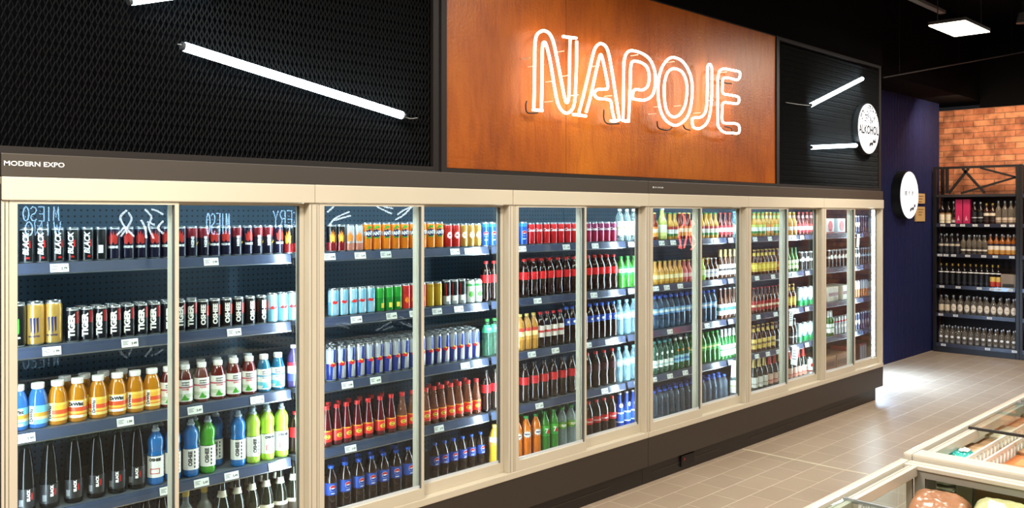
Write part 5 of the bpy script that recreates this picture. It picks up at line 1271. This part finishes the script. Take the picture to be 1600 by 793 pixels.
# neon words on the wall behind the camera: they show as reflections in the cooler glass
NB = em('neon_blue_white', (170, 212, 255), 26.0); NR = em('neon_red', (255, 90, 80), 22.0); NWH = em('neon_white_far', (236, 246, 255), 22.0)
FYM = -9.2857
def far_pt(u, v): p = atY(u, v, .07 - FYM); return Vector((p.x, FYM, p.z))
STROKE = {'M': [[(0, 0), (.12, 1), (.5, .25), (.88, 1), (1, 0)]], 'I': [[(.5, 0), (.5, 1)]], 'E': [[(1, 1), (0, 1), (0, .5), (.8, .5)], [(0, .5), (0, 0), (1, 0)]],
          'S': [[(1, .85), (.7, 1), (.2, .95), (.02, .75), (.3, .52), (.8, .45), (1, .25), (.75, .03), (.25, 0), (0, .15)]], 'O': [[(.5 + .5 * sin(a), .5 + .5 * cos(a)) for a in [2 * pi * k_ / 12 for k_ in range(13)]]],
          'W': [[(0, 1), (.25, 0), (.5, .8), (.75, 0), (1, 1)]], 'N': [[(0, 0), (0, 1), (1, 0), (1, 1)]], 'R': [[(0, 0), (0, 1), (.7, 1), (1, .78), (.7, .55), (0, .55)], [(.5, .55), (1, 0)]], 'Y': [[(0, 1), (.5, .5), (1, 1)], [(.5, .5), (.5, 0)]]}
def neon_word(txt, u0, v0, u1, v1, label, mat):
    a, b = far_pt(u0, v1), far_pt(u1, v0); c = (a + b) / 2; wd, ht = abs(b.x - a.x), abs(b.z - a.z)
    n = len(txt); pitch = wd / n; r = empty('neon_word', c); tag(r, label, 'neon sign', 'neon words on the far wall')
    for k_, ch in enumerate(txt):
        m = MB(); x0 = wd / 2 - k_ * pitch
        for q in ((0.0, .16) if wd > .75 else (0.0,)):
            for L_ in STROKE[ch]:
                m.tube([(x0 - pitch * (.08 + q + (.74 - 2 * q) * x), 0, ht * (-.5 + q * .6 + (1 - 1.2 * q) * z)) for x, z in L_], .0085, 6)
        for q in (.3, .7): m.box(x0 - pitch * .5 - .004, x0 - pitch * .5 + .004, -.015, 0, -.5 * ht + q * ht - .004, -.5 * ht + q * ht + .004)
        m.obj('neon_letter', mat, r, smooth=True)
neon_word('MIESO', 33, 323, 92, 345, 'blue-white neon word mirrored in the glass above the leftmost cans', NB)
neon_word('WINO', 36, 346, 95, 368, 'lower blue-white neon word mirrored over the leftmost cans', NB)
neon_word('MIESO', 324, 333, 362, 366, 'neon word mirrored in the second pane of the first bay', NB)
neon_word('SERY', 428, 329, 470, 356, 'neon word mirrored at the right end of the first bay', NB)
def neon_shape(paths, label, mat, r=.0142, Y=None):
    fp = far_pt if Y is None else (lambda u, v: Vector((atY(u, v, .07 - Y).x, Y, atY(u, v, .07 - Y).z)))
    P = [[fp(*p) for p in L_] for L_ in paths]; c = P[0][0]
    m = MB()
    for L_ in P: m.tube([p - c for p in curve_pts(L_, False, 4)], r, 6)
    if Y is None: m.box(-.004, .004, -.01435, 0, -.004, .004)
    o = m.obj('neon_emblem', mat, None, smooth=True, loc=c)
    if Y is not None: MB().tube([(0, 0, .0), (0, 0, 4.3 - c.z)], .004, 6).obj('hanger', DARKM, o)
    tag(o, label, 'neon sign', 'neon line emblems on the far wall')
k = 3.304
cr1 = lambda L_: [(x / k, 310 + y / k) for x, y in L_]
neon_shape([cr1([(652, 60), (618, 95), (640, 145), (690, 195)]), cr1([(620, 195), (652, 150), (676, 105), (660, 72)]), cr1([(600, 190), (640, 150), (652, 180)]), cr1([(745, 55), (778, 95), (763, 145), (790, 205)]), cr1([(725, 110), (745, 150), (752, 205)]), cr1([(840, 115), (812, 150), (840, 180)]), cr1([(780, 55), (810, 65), (838, 82)]), cr1([(757, 120), (795, 135)])], 'white neon line drawing mirrored over the dark cans of the first bay', NWH, .0142, -9.0)
c5 = lambda L_: [(490 + x / k, 310 + y / k) for x, y in L_]
neon_shape([c5([(75, 140), (110, 100), (180, 68)]), c5([(100, 112), (150, 98), (188, 88)]), c5([(68, 70), (100, 42)]), c5([(320, 40), (360, 60), (398, 78)]), c5([(355, 40), (405, 52)]), c5([(420, 108), (460, 85), (500, 45)]), c5([(430, 82), (470, 55), (505, 42)])], 'white neon line drawing mirrored at the top of the second bay', NWH, .0142, -9.0)
c3 = lambda L_: [(1000 + x / 4.406, 310 + y / 4.406) for x, y in L_]
neon_shape([c3([(280, 100), (300, 160), (260, 230), (275, 345)]), c3([(300, 170), (310, 250), (295, 340)]), c3([(345, 150), (340, 230), (375, 300), (340, 350)]), c3([(365, 170), (330, 230), (350, 330)]), c3([(255, 260), (270, 300), (258, 340)])], 'red neon line drawing mirrored in the fourth bay glass', NR, .008, -3.0)

# ------------------------------------------------------------------ lights
def area(name, loc, size, power, colr, rot=(0, 0, 0), sy=None):
    l = bpy.data.lights.new(name, 'AREA'); l.energy = power; l.color = colr; l.size = size
    if sy: l.shape = 'RECTANGLE'; l.size_y = sy
    o = bpy.data.objects.new(name, l); COL.objects.link(o); o.location = loc; o.rotation_euler = rot
    return o
WARM = (1.0, .93, .83)
area('aisle_panel_lamp', (-.3, -1.4, 3.5), .6, 150, WARM)
area('aisle_panel_lamp', (3.0, -1.5, 3.5), .6, 62, WARM)
area('aisle_panel_lamp', (6.65, -1.07, 3.28), .56, 70, WARM, sy=.26)
area('aisle_panel_lamp', (9.8, -1.6, 3.5), .6, 70, WARM)
area('aisle_panel_lamp', (2.0, -3.4, 3.5), .6, 100, WARM)
area('aisle_panel_lamp', (5.5, -3.6, 3.5), .6, 84, WARM)
area('aisle_panel_lamp', (-1.8, -2.4, 3.5), .6, 100, WARM)
area('rack_fill_light', (10.7, .35, 3.15), .25, 15, (1.0, .76, .52), rot=(0, -.75, 0))  # both rack lights are added to brighten the bottles and brick wall
area('rack_fill_light', (10.7, -.6, 3.15), .25, 15, (1.0, .76, .52), rot=(0, -.75, 0))
area('unseen_floor_glow_light', (8.75, .74, .55), 1.0, 110, (.48, .70, 1.0), rot=(-pi / 2 + .6, 0, 0), sy=.5)  # unseen cool light put in for the floor glow, its source unknown
